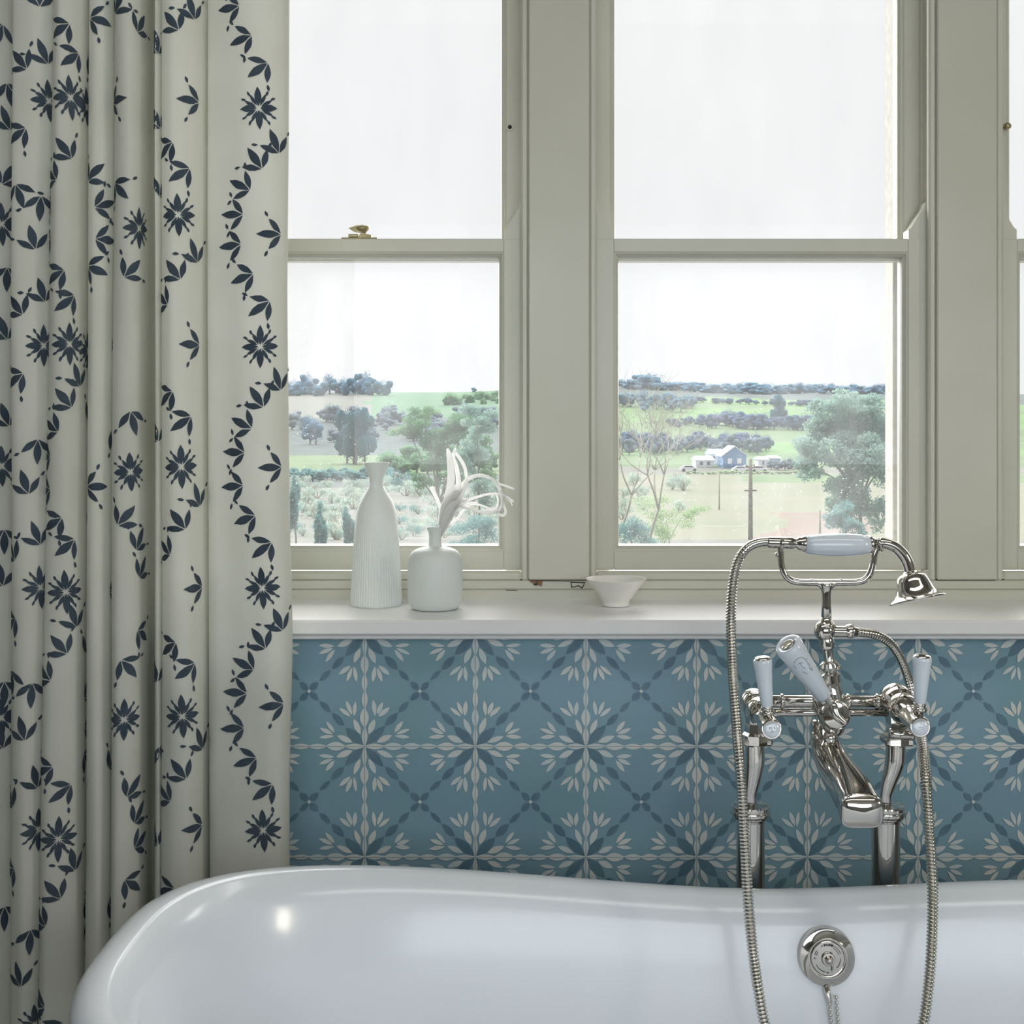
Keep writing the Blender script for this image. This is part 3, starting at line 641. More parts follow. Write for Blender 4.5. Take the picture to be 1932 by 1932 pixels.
# valves, levers, legs, pillars
def valve(side):
    L_ = side < 0
    c0 = PT(1422, 1325) if L_ else PT(1690, 1320)
    c1 = P(1455, 1375, 1.925) if L_ else P(1735, 1371, 1.925)
    d = c1-c0; ln = d.length; r0 = (.0225 if L_ else .0262)
    b = MB(); b.ball(c0, r0, 32)
    b.lathe(c0, d, [(r0*.95, 0), (r0*.98, ln*.16), (r0*.85, ln*.22), (r0*.92, ln*.28), (r0*.92, ln*.42), (r0*.76, ln*.50), (r0*.62, ln*.56), (r0*.62, ln*.66), (.0150, ln*.72), (.0158, ln*.95), (.0158, ln*1.0), (.0140, ln*1.02)], 36)
    v = sharp(b.build('valve', M_chrome, tap), 30)
    b = MB(); nd = Vector((0, -1, .18)).normalized() if L_ else Vector((0, -1, .18)).normalized()
    b.lathe(c1, nd, [(.0152, -.004), (.0160, .001), (.0160, .003), (.0145, .0042), (.0132, .0038)], 40, 0, cap=(True, False))
    b.lathe(c1, nd, [(.0133, .0030), (.0126, .0046), (.006, .0052), (.0004, .0053)], 36, 1, cap=(False, True))
    u1 = Vector((1, 0, 0)); v1 = Vector((0, .18, 1)).normalized()
    for (x, z, dx, dz) in (((-.004, .002, .003, 0), (-.004, -.001, .002, .003), (0, .003, 0, -.005), (.003, .003, .002, -.003), (-.002, -.004, .005, 0)) if L_ else ((0, .004, .001, .002), (-.004, -.001, .002, 0), (-.001, -.002, .002, .002), (.002, -.001, .002, 0), (.002, -.003, .002, 0))):
        s0 = c1+nd*.0054+u1*x+v1*z; b.sweep([s0, s0+u1*dx+v1*dz], .00035, 5, 2, sm=0)
    ix = b.build('index_disc', [M_chrome, M_porc, M_ink], v); tag(ix, 'pale blue porcelain index disc')
    l0 = P(1448, 1342, 1.938) if L_ else P(1735, 1336, 1.938); l1 = P(1438, 1240, 1.935) if L_ else P(1740, 1236, 1.935)
    d = l1-l0; h = d.length
    b = MB(); b.lathe(l0, d, [(.006, -h*.22), (.0062, -h*.06), (.0105, -h*.05), (.0115, -h*.02), (.0105, h*.015), (.008, h*.03), (.0092, h*.06), (.0092, h*.1)], 28)
    cl = b.build('lever_collar', M_chrome, v)
    b = MB(); b.lathe(l0, d, [(.0085, h*.09), (.0092, h*.11), (.0112, h*.45), (.0136, h*.80), (.0146, h*.90), (.0143, h*.95), (.0120, h*.985), (.010, h*.995)], 36)
    pl = b.build('lever_handle', M_porc, v); tag(pl, 'tapered white porcelain lever')
    b = MB(); b.lathe(l0, d, [(.0136, h*.955), (.0125, h*.985), (.0095, h*1.01), (.005, h*1.022), (.0003, h*1.025)], 30, cap=(False, True)); b.build('lever_cap', M_chrome, v)
    # nut, leg, pillar
    bx = 1427 if L_ else 1692
    b = MB(); b.lathe(PT(bx, 1404, 2.035), (0, 0, 1), [(.020, 0), (.023, .002), (.023, .016), (.019, .020), (.017, .034), (.019, .05)], 8, smooth=False)
    b.box(PT(bx-27, 0, 2.035).x, PT(bx+27, 0, 2.035).x, 2.018, 2.055, PT(0, 1403, 2.035).z, PT(0, 1390, 2.035).z, 0, .002)
    if not L_: b.lathe(PT(1676, 1383, 2.015), (1, -.1, -.08), [(.006, 0), (.0085, .003), (.0085, .028), (.006, .033), (.0085, .037), (.004, .042)], 18)
    b.build('union_nut', M_chrome, tap)
    xs = ((1424, 1424, 1420, 1416, 1416) if L_ else (1690, 1688, 1678, 1671, 1671))
    ys = (1402, 1438, 1472, 1500, 1522); ra = (.0158, .0158, .0125, .0095, .0095)
    b = MB(); Yp = 2.062
    b.sweep([P(x, y, Yp) for x, y in zip(xs, ys)], ra, 28, sm=8); b.build('leg', M_chrome, tap)
    cx = P(xs[-1], 0, Yp).x
    b = MB(); zt = P(0, 1515, Yp).z; zb_ = P(0, 1546, Yp).z; hh = zt-zb_
    b.lathe((cx, Yp, zb_), (0, 0, 1), [(.0228, -.002), (.0235, hh*.06), (.0285, hh*.16), (.0290, hh*.26), (.0320, hh*.36), (.0325, hh*.5), (.0315, hh*.6), (.0300, hh*.63), (.0300, hh*.82), (.0280, hh*.90), (.018, hh*.95), (.012, hh*1.0)], 40)
    b.lathe((cx, Yp, 0), (0, 0, 1), [(.036, 0), (.036, .006), (.0235, .010), (.0228, .02), (.0228, zb_)], 40)
    sharp(b.build('pillar', M_chrome, tap), 30)
valve(-1); valve(1)
# diverter lever
l0 = P(1560, 1322, 1.985); l1 = P(1484, 1213, 1.945); d = l1-l0; h = d.length
b = MB(); b.lathe(l0, d, [(.007, -h*.22), (.0085, -h*.05), (.0125, h*.0), (.0135, h*.04), (.0125, h*.09)], 28)
b.sweep([P(1560, 1322, 1.98), P(1572, 1330, 1.955), P(1578, 1350, 1.95), P(1596, 1366, 1.95)], [.006, .006, .007, .005], 12)
dv = b.build('diverter_arm', M_chrome, tap)
b = MB(); b.lathe(l0, d, [(.0125, h*.075), (.0132, h*.10), (.0170, h*.45), (.0212, h*.85), (.0222, h*.93), (.0216, h*.965), (.0195, h*.985), (.0120, h*.975), (.0112, h*.95)], 44)
dn = d.normalized(); e1 = Vector((dn.z, 0, -dn.x)).normalized(); e2 = dn.cross(e1)
b.lathe(l1-dn*h*.022, dn, [(.0118, 0), (.009, .0006), (.0006, .0007)], 30, 1)
# faint lettering marks printed on the side that faces the room
fr2 = Vector((0, -1, 0)); fr2 = (fr2-dn*fr2.dot(dn)).normalized(); sd2 = dn.cross(fr2)
def mark(pts):
    w_ = []
    for (a, s) in pts:
        rad_ = .0132+(.0212-.0132)*(a-.1)/.75+.0003; th = s
        w_.append(l0+dn*h*a+(fr2*math.cos(th)+sd2*math.sin(th))*rad_)
    b.sweep(w_, .00032, 5, 2, sm=3)
for pts in ([(.80, -.55), (.84, -.2), (.83, .15), (.78, .35), (.70, .42)], [(.78, -.62), (.72, -.60)], [(.68, .30), (.68, .46), (.65, .46), (.65, .30)], [(.62, .28), (.62, .44), (.585, .44), (.585, .30), (.62, .28)], [(.78, -.1), (.70, -.12), (.66, 0)], [(.63, -.35), (.60, -.2), (.57, -.1)], [(.74, .5), (.73, .62)], [(.77, -.3), (.76, -.1), (.75, .1)], [(.57, .35), (.57, .5)]): mark(pts)
dh = b.build('diverter_handle', [M_porc, M_chrome, M_ink], dv); tag(dh, 'large tapered porcelain diverter handle')

# handset
hs = empty('shower_handset', P(1560, 1024, YT), label='telephone style shower handset with porcelain grip resting on the cradle', cat='shower handset')
b = MB(); prof = [(11, 1518), (16.5, 1520), (19, 1535), (21, 1555), (21.8, 1575), (21.5, 1595), (19.5, 1622), (17, 1640), (13, 1642)]
b.lathe(PT(1500, 1028), (1, 0, .0), [(r*q_, (x-1500)*q_) for r, x in prof], 40); g_ = b.build('grip', M_porc, hs); tag(g_, 'white porcelain grip')
b = MB()
b.lathe(PT(1450, 1023), (1, 0, -.04), [(r*q_, (x-1450)*q_) for r, x in ((9, 1447), (10.5, 1450), (11, 1480), (11.5, 1496), (9, 1499), (9, 1503), (13, 1506), (12.5, 1511), (15.5, 1515), (15.5, 1520))], 28)
b.build('ferrule', M_chrome, hs)
b = MB()
b.lathe(PT(1640, 1027), (1, 0, .03), [(r*q_, (x-1640)*q_) for r, x in ((17, 1640), (16, 1645), (13, 1648), (11, 1652), (12, 1660))], 28)
b.sweep([PT(1648, 1027), PT(1668, 1025), PT(1690, 1033), PT(1708, 1053), PT(1717, 1078), PT(1718, 1088)], [11*q_, 10*q_, 10.5*q_, 11*q_, 10.5*q_, 9*q_], 24, sm=8)
b.build('neck', M_chrome, hs)
b = MB(); ax = (P(1731, 1133, 2.01)-P(1717, 1080, 2.02))
b.lathe(P(1717, 1080, 2.02), ax, [(r*q_, hh*q_) for r, hh in ((10, -3), (13, 0), (14, 2), (21, 4), (27, 9), (30, 18), (33, 28), (36.5, 38), (42, 45), (50, 50), (53, 52), (52, 54), (46, 53), (10, 52))], 48)
b.build('shower_rose', M_chrome, hs)
# hose
hp = [(1455, 1022, 2.02), (1430, 1024, 2.02), (1408, 1036, 2.02), (1391, 1063, 2.02), (1382, 1108, 2.015), (1379, 1170, 2.01), (1381, 1240, 1.99), (1385, 1310, 1.955), (1390, 1372, 1.93), (1395, 1432, 1.90), (1400, 1500, 1.885), (1403, 1560, 1.875), (1408, 1640, 1.86), (1413, 1720, 1.845), (1421, 1800, 1.83), (1431, 1870, 1.80), (1444, 1935, 1.78), (1472, 2010, 1.76), (1540, 2075, 1.74), (1640, 2080, 1.74), (1712, 2020, 1.76), (1740, 1940, 1.78), (1752, 1860, 1.80), (1758, 1780, 1.82), (1760, 1700, 1.845), (1758, 1640, 1.86), (1753, 1560, 1.88), (1748, 1480, 1.90), (1743, 1425, 1.935), (1738, 1388, 1.975), (1730, 1345, 2.04), (1720, 1305, 2.06), (1706, 1258, 2.06), (1684, 1219, 2.05), (1656, 1199, 2.035), (1616, 1192, 2.02)]
pts, _ = spline([P(*p) for p in hp], 0, 40)
acc = [0]
for i in range(1, len(pts)): acc.append(acc[-1]+(pts[i]-pts[i-1]).length)
TL = acc[-1]; step = .00125; rp_, rr2 = [], []; k = 0; s_ = 0; i = 0; lastup = acc[40*29]
while s_ < TL:
    while acc[i+1] < s_: i += 1
    t = (s_-acc[i])/(acc[i+1]-acc[i]+1e-9); rp_.append(pts[i].lerp(pts[i+1], t))
    smooth_end = (s_ < .055) or (s_ > lastup+.04)
    ph = k % 4
    rr2.append((.0074 if ph in (0, 1) else .0071) if smooth_end else (.0082 if ph in (0, 1) else (.0076 if ph == 2 else .0052))); k += 1; s_ += step
b = MB(); b.sweep(rp_, rr2, 14, sm=0)
hose = b.build('shower_hose', M_hose); tag(hose, 'ribbed metal shower hose looping down into the bathtub', 'hose')
try: hose.data.set_sharp_from_angle(angle=math.radians(38))
except Exception: pass

# ------------------------------------------------------------------ things on the sill
def sill_lathe(name, cx_px, Yc, prof_px, m, inner, label, cat, mod=None, n=96):
    "prof_px: (radius px, py) from the bottom up"
    k = Yc/F; c = Vector(((cx_px-VX)*k, Yc, ZS))
    pr = [(r*k, max(0, EYE-(py-VY)*k-ZS)) for r, py in prof_px]
    zb_ = pr[0][1]; pr = [(r, z-zb_) for r, z in pr]
    o_ = [(pr[0][0]*.9, .0)]+[(r, z+.0008) for r, z in pr]
    inn = [(r*k, EYE-(py-VY)*k-ZS-zb_) for r, py in inner]
    # smooth
    pts, _ = spline([Vector((r, 0, z)) for r, z in o_], 0, 5)
    pi_, _ = spline([Vector((r, 0, z)) for r, z in inn], 0, 5)
    full = [(p.x, p.z) for p in pts]+[(p.x, p.z) for p in pi_]
    b = MB(); b.lathe(c, (0, 0, 1), full, n, mod=mod); o = b.build(name, m); tag(o, label, cat); return o
sill_lathe('tall_vase', 710, 2.44, [(46, 1144), (49, 1141), (48.5, 1130), (47, 1100), (45, 1060), (42.5, 1022), (40, 990), (37, 965), (31, 947), (22, 932), (14.5, 920), (12.5, 911), (13.5, 903), (17, 893), (22, 881), (25, 873.5)], M_ceram,
    [(23.8, 873), (21, 881), (15, 894), (11, 908), (11, 915), (16, 926), (25, 945), (34, 975), (40, 1050), (40, 1120), (1, 1125)], 'tall white ceramic bottle vase with fluted base and flared mouth', 'vase',
    mod=lambda r, h, a: r-(.0011*(.5+.5*math.cos(a*56)) if r > .03 else 0)*min(1, max(0, (.150-h)/.05)), n=448)
sill_lathe('small_vase', 821, 2.387, [(33, 1151), (41, 1148.5), (47.5, 1142), (51, 1130), (52, 1110), (52, 1080), (51, 1060), (47, 1047), (38, 1038), (24, 1033), (14, 1031), (12, 1026), (11.8, 1012), (13, 1004), (17, 995.5)], M_ceram,
    [(16, 995.2), (12, 1004), (10.6, 1014), (10.8, 1026), (22, 1036), (42, 1048), (48, 1070), (48, 1125), (35, 1142), (1, 1143)], 'short round shouldered white bottle vase holding dried plant', 'vase')
sill_lathe('small_bowl', 1162, 2.425, [(23, 1145.5), (25, 1142), (26, 1134), (31, 1127), (39, 1116), (50, 1102), (57.5, 1092)], M_bowl,
    [(56.5, 1091.6), (48, 1103), (36, 1117), (26, 1128), (12, 1133), (1, 1134)], 'small white porcelain bowl with narrow foot on the sill', 'bowl')
dp = empty('dried_plant', P(822, 1030, 2.387), label='bleached white dried plant with curling strands in the small vase', cat='dried plant')
q2 = 2.387/F
def strand(pts, wd, flat=.22, name='strand'):
    b = MB(); n = len(pts)
    P3 = [P(x, y, 2.387+dy) for (x, y, dy) in pts]
    b.sweep(P3, [w_*q2/2 for w_ in wd], 10, flat=flat, sm=6); b.build(name, M_dry, dp)
strand([(823, 1025, 0), (830, 998, 0), (836, 968, 0), (846, 935, -.004), (851, 905, -.006), (850, 878, -.004), (847, 858, 0), (844, 846, 0)], [6, 9, 13, 15, 15, 13, 10, 4])
strand([(824, 1025, 0), (836, 996, .004), (850, 965, .004), (862, 935, .0), (865, 908, .0), (861, 880, 0), (855, 862, .0), (860, 844, .0)], [6, 9, 14, 15, 10, 8, 7, 3])
strand([(822, 1025, 0), (842, 990, -.004), (862, 950, -.006), (875, 925, -.006), (880, 905, 0), (877, 883, 0), (867, 864, 0), (857, 853, 0)], [5, 10, 12, 7, 6, 7, 7, 5])
strand([(835, 985, 0), (855, 945, .006), (872, 916, .01), (885, 903, .012), (905, 897, .012), (925, 902, .01), (938, 914, .008), (946, 932, .004), (947, 952, 0), (938, 965, -.004), (915, 967, -.006), (890, 961, -.006), (868, 955, -.004)], [8, 9, 9, 8, 7, 6, 7, 7, 5, 6, 7, 6, 6], .4)
strand([(838, 985, 0), (855, 962, -.006), (875, 948, -.01), (900, 938, -.012), (925, 932, -.012), (948, 934, -.01), (970, 947, -.008)], [12, 9, 7, 5, 5, 4, 5])
strand([(925, 902, .01), (940, 912, .008), (955, 917, .006), (971, 923, .004)], [5, 4, 4, 4.5])
strand([(944, 925, .0), (950, 950, -.004), (954, 966, -.006), (948, 973, -.008), (937, 967, -.006)], [5, 5, 5, 6, 5])
strand([(826, 1000, 0), (845, 990, .004), (862, 980, .008), (873, 965, .01), (890, 951, .01), (912, 955, .008), (935, 965, .006)], [6, 6, 7, 5, 5, 4, 5])
strand([(828, 990, 0), (832, 965, .0), (827, 948, .0), (819, 930, .0), (813, 918, .0)], [8, 9, 7, 8, 9])
strand([(826, 1020, 0), (838, 985, -.008), (848, 958, -.01), (862, 948, -.01), (882, 942, -.008)], [6, 14, 16, 10, 4])
strand([(825, 1020, 0), (832, 985, .008), (838, 960, .01), (850, 940, .008), (858, 915, .004)], [6, 9, 12, 12, 6])
strand([(824, 1022, 0), (834, 992, -.006), (848, 972, -.006), (866, 958, -.006), (884, 950, -.004), (902, 948, 0)], [6, 11, 13, 9, 5, 3])
strand([(826, 1022, 0), (838, 988, .004), (846, 966, .004), (854, 946, .004), (868, 938, .006)], [6, 12, 16, 14, 5])
strand([(834, 962, 0), (846, 942, -.002), (858, 934, -.002), (866, 926, -.002)], [8, 14, 14, 6])
strand([(934, 928, 0), (940, 945, .003), (935, 962, .004)], [3, 4, 3])
strand([(950, 936, -.01), (962, 945, -.01), (967, 955, -.01)], [3, 3, 1.5])

# ------------------------------------------------------------------ outdoors
TY = [(14, 1250), (28, 1130), (45, 1050), (80, 1000), (120, 962), (180, 930), (240, 908), (300, 893), (360, 872), (430, 850), (500, 830), (580, 808), (660, 788), (740, 770), (820, 756), (900, 746), (1000, 739), (1200, 745)]
def ground_z(X, Y):
    for (a, pa), (b_, pb) in zip(TY, TY[1:]):
        if Y <= b_:
            t = max(0, (Y-a)/(b_-a)); za_ = EYE-(pa-VY)*a/F; zb2 = EYE-(pb-VY)*b_/F
            z = za_*(1-t)+zb2*t; break
    else: z = EYE-(745-VY)*Y/F
    if Y > 250: z += (Y-250)/650*(2.4*math.sin(X*.011+1.0)+1.0*math.sin(X*.031))
    return z
DK = lambda c, k=.53: tuple(v*k for v in c)
G = lambda n, c, c2, s: mat(n, DK(c), .95, c2=DK(c2), scale=s, spec=.1, detail=5)
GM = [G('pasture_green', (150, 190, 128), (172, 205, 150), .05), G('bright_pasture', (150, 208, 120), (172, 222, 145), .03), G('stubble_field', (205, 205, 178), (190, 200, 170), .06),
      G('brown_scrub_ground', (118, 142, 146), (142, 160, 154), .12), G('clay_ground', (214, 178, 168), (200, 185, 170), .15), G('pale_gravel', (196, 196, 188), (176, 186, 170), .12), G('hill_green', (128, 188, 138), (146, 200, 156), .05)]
def field(X, Y):
    s = X/Y
    if s < .03:
        if Y < 100: return 5
        if Y < 280: return 5 if (Y < 200) else 3
        if Y < 380: return 0 if s < -.12 else 0
        if Y < 640: return 3
        if s < -.13: return 5 if Y < 900 else 3
        return 6
    if Y < 62: return 5
    if Y < 112 and .165 < s < .24: return 4
    if Y < 66: return 2
    if Y < 290: return 2 if Y < 230 or s < .16 else 0
    if Y < 330: return 5
    if Y < 400: return 0
    if Y < 470: return 1
    if Y < 560: return 0
    if Y < 600: return 0
    if Y < 715: return 1
    if Y < 745: return 0
    if Y < 850: return 1 if s > .12 else 0
    return 3
b = MB(); ys = []; y = 12.0
while y < 1200: ys.append(y); y *= 1.022
xsn = 220
for yi, y in enumerate(ys):
    for k in range(xsn+1):
        x = (-.75+1.6*k/xsn)*max(y, 60)
        b.v.append((x, y, ground_z(x, y)))
for yi in range(len(ys)-1):
    for k in range(xsn):
        a = yi*(xsn+1)+k; b.f.append((a, a+1, a+xsn+2, a+xsn+1)); v = b.v[a]
        b.m.append(field(v[0]+3*math.sin(v[1]*.05), v[1]+v[0]*.12*(1 if v[1] > 250 else .1)+math.sin(v[0]*.04)*8*(v[1] > 250))); b.sm.append(True)
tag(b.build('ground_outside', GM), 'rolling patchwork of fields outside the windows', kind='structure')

def folm(name, c, c2, sc_=3., tr=.3): return mat(name, c, .9, c2=c2, scale=sc_, trans=tr, spec=.1)
FM = {'blue': folm('hazy_distant_foliage', (84, 124, 150), (104, 142, 160), .2, .2), 'dark': folm('dark_evergreen_foliage', (40, 88, 102), (62, 108, 118), .4, .15),  # distance haze is mixed into the blue leaf colour
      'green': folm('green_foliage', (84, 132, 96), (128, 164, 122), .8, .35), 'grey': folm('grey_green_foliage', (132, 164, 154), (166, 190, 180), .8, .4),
      'brown': folm('hazy_bare_wood_foliage', (104, 124, 138), (132, 142, 146), .3, .2), 'purple': folm('hazy_dusky_wood_foliage', (78, 98, 128), (100, 118, 142), .3, .2),  # both wood colours shifted towards blue to carry distance haze
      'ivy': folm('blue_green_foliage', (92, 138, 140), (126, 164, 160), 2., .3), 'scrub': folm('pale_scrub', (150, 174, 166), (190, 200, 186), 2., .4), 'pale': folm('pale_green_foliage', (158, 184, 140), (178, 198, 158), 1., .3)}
M_bark = mat('grey_bark', (110, 104, 96), .95, c2=(132, 126, 116), scale=8, spec=.1)
M_bark2 = mat('pale_bark', (150, 148, 134), .95, c2=(168, 164, 150), scale=8, spec=.1)
def leafcloud(b, clumps, n, size, R, mi=0, squash=1):
    tot = sum(c[1]*c[2]*c[3] for c in clumps)
    for (c, rx, ry, rz) in clumps:
        m_ = int(n*rx*ry*rz/tot)+1
        for _ in range(m_):
            d = Vector((R.gauss(0, 1), R.gauss(0, 1), R.gauss(0, 1))).normalized()*(R.random()**.45)
            p = Vector((c[0]+d.x*rx, c[1]+d.y*ry, c[2]+d.z*rz)); u = Vector((R.gauss(0, 1), R.gauss(0, 1), R.gauss(0, 1))).normalized(); v = u.orthogonal().normalized(); s = size*R.uniform(.6, 1.3)
            o = len(b.v); b.v += [tuple(p-u*s*.5), tuple(p+v*s*.28), tuple(p+u*s*.5), tuple(p-v*s*.28)]; b.f.append((o, o+1, o+2, o+3)); b.m.append(mi); b.sm.append(False)
def blob(b, c, rx, ry, rz, R, n=14):
    ph = [R.uniform(0, 6.3) for _ in range(6)]; rs_ = []
    for i in range(n//2+1):
        t = math.pi*i/(n//2); ring = []
        for j in range(n):
            a = 2*math.pi*j/n
            k = 1+.13*math.sin(3*a+ph[0]+2*t)+.10*math.sin(5*t+ph[1]+a*2)+.07*math.sin(7*a+ph[2])+R.uniform(-.06, .06)
            if i in (0, n//2): k = 1
            ring.append((c[0]+rx*k*math.sin(t)*math.cos(a)+1e-4*math.cos(a), c[1]+ry*k*math.sin(t)*math.sin(a)+1e-4*math.sin(a), c[2]-rz*k*math.cos(t)))
        rs_.append(ring)
    b.rings(rs_)
def far_proto(kind, seed, h=1.0, wr=.42, spiky=False):
    R = random.Random(seed)
    if kind in ('scrub', 'ivyscrub'): return scrub_proto(kind, R, seed)
    root = empty('distant_tree', (0, -50-seed, -40))
    L = ROOT[root.name]
    b = MB()
    if not spiky:
        for _ in range(11):
            q = R.uniform(.55, 1); blob(b, (L.x+R.uniform(-.5, .5)*wr, L.y+R.uniform(-.3, .3), L.z+.50+R.uniform(-.28, .24)), wr*.42*q, wr*.42*q, .17*q, R, 10)
        cl = [((L.x+R.uniform(-.5, .5)*wr, L.y, L.z+.5+R.uniform(-.25, .25)), wr*.5, wr*.5, .25) for _ in range(9)]
    else:
        for k in range(4): blob(b, (L.x, L.y, L.z+.22+.2*k), wr*(.6-.12*k), wr*(.6-.12*k), .2, R)
        cl = [((L.x, L.y, L.z+.25+.2*k), wr*(.85-.17*k), wr*(.8-.17*k), .2) for k in range(4)]
    leafcloud(b, cl, 1100, .045, R)
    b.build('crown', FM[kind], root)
    b = MB(); b.lathe(L, (0, 0, 1), [(.035, -.05), (.028, .25), (.015, .6)], 8); b.build('trunk', M_bark, root)
    return root
protos = {}
def scrub_proto(kind, R, seed):
    root = empty('low_bush', (0, -50-seed, -40)); L = ROOT[root.name]; b = MB(); cl = []
    for _ in range(7):
        q = R.uniform(.16, .3); cl.append(((L.x+R.uniform(-.45, .45), L.y+R.uniform(-.3, .3), L.z+R.uniform(.12, .6)), q, q, q*.9))
    leafcloud(b, cl, 1500, .05, R); b.build('foliage', FM['scrub' if kind == 'scrub' else 'ivy'], root)
    b = MB()
    for _ in range(6): b.sweep([L+Vector((0, 0, -.05)), L+Vector((R.uniform(-.2, .2), R.uniform(-.2, .2), .35)), L+Vector((R.uniform(-.45, .45), R.uniform(-.3, .3), .75))], [.02, .014, .006], 5, sm=3)
    b.build('stem', M_bark2, root); return root
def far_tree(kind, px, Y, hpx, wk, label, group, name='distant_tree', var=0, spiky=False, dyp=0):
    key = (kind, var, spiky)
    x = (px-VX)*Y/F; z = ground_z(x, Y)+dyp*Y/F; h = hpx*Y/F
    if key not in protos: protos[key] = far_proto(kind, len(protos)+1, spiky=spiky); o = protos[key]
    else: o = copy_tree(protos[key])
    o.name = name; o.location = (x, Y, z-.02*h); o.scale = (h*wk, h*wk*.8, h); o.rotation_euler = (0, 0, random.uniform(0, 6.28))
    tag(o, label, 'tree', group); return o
R0 = random.Random(5)
# far left treeline
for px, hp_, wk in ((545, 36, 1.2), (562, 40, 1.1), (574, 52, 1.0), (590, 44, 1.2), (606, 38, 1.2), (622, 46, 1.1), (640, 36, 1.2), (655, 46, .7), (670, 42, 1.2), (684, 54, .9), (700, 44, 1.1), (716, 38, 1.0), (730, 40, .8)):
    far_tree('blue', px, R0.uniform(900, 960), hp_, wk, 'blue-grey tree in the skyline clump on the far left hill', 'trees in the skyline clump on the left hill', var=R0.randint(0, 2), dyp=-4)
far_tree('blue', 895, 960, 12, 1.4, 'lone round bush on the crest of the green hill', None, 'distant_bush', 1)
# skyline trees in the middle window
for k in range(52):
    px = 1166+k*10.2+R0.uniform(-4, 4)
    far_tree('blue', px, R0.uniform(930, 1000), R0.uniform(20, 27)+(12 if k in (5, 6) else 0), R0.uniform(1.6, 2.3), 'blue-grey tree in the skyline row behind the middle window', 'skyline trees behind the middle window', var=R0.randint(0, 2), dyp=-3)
# hedges on the green hill right part, left window
for k in range(14):
    far_tree('green', 846+k*7.4, R0.uniform(770, 860), R0.uniform(18, 34), 1.2, 'green tree on the slope at the right of the left window', 'trees on the green slope', var=R0.randint(0, 1), dyp=-6)
# grey wood below the hill, left window
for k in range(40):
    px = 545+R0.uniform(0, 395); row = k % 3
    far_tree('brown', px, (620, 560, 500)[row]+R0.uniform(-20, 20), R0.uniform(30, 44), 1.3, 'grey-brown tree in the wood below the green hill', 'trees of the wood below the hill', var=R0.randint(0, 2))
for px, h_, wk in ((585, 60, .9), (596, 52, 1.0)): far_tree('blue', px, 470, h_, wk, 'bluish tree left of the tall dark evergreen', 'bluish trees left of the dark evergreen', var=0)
for px, h_, wk, Yy in ((655, 118, .55, 352), (672, 126, .6, 345), (688, 112, .62, 355), (668, 90, .9, 348)): far_tree('dark', px, Yy, h_, wk, 'tall dark evergreen in the tight clump behind the tall vase', 'dark evergreens in the field', var=R0.randint(0, 1))
for k in range(24):
    far_tree('ivy', 545+k*9, R0.uniform(236, 262), R0.uniform(20, 28), 1.7, 'low dark green bush in the hedge below the left pale green field', 'bushes of the left field hedge', 'hedge_bush', R0.randint(0, 1))
for k in range(16):
    far_tree('green', 720+k*14+R0.uniform(-5, 5), R0.uniform(270, 330), R0.uniform(34, 52), 1.3, 'mid green tree behind the small vase', 'green trees behind the small vase', var=R0.randint(0, 1))
# middle window: hedgerows and woods
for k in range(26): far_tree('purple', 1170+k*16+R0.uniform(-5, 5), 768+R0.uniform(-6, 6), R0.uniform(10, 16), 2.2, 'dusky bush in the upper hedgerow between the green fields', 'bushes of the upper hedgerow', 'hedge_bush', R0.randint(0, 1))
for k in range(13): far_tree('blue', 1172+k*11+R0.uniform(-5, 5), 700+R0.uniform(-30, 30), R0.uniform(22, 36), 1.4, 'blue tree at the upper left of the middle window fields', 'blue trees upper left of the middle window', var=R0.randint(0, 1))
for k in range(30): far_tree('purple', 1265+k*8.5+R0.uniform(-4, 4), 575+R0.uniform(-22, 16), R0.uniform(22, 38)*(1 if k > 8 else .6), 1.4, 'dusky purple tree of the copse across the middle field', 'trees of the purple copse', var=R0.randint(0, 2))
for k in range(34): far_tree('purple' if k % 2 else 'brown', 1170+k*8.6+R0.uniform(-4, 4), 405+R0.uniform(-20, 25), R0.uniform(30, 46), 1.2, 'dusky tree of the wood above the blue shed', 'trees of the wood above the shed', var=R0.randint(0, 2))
far_tree('dark', 1468, 600, 66, .72, 'lone dark tree standing out in the bright green field', None, var=0)
far_tree('dark', 1474, 604, 56, .8, 'smaller dark tree leaning against the lone dark tree', None, var=1)
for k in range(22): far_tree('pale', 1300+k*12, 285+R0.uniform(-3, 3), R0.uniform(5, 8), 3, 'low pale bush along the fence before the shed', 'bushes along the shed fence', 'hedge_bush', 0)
for k in range(7): far_tree('brown', 1455+k*13, 310+R0.uniform(-8, 8), R0.uniform(22, 34), 1.2, 'brown tree just right of the blue shed', 'brown trees right of the shed', var=0)

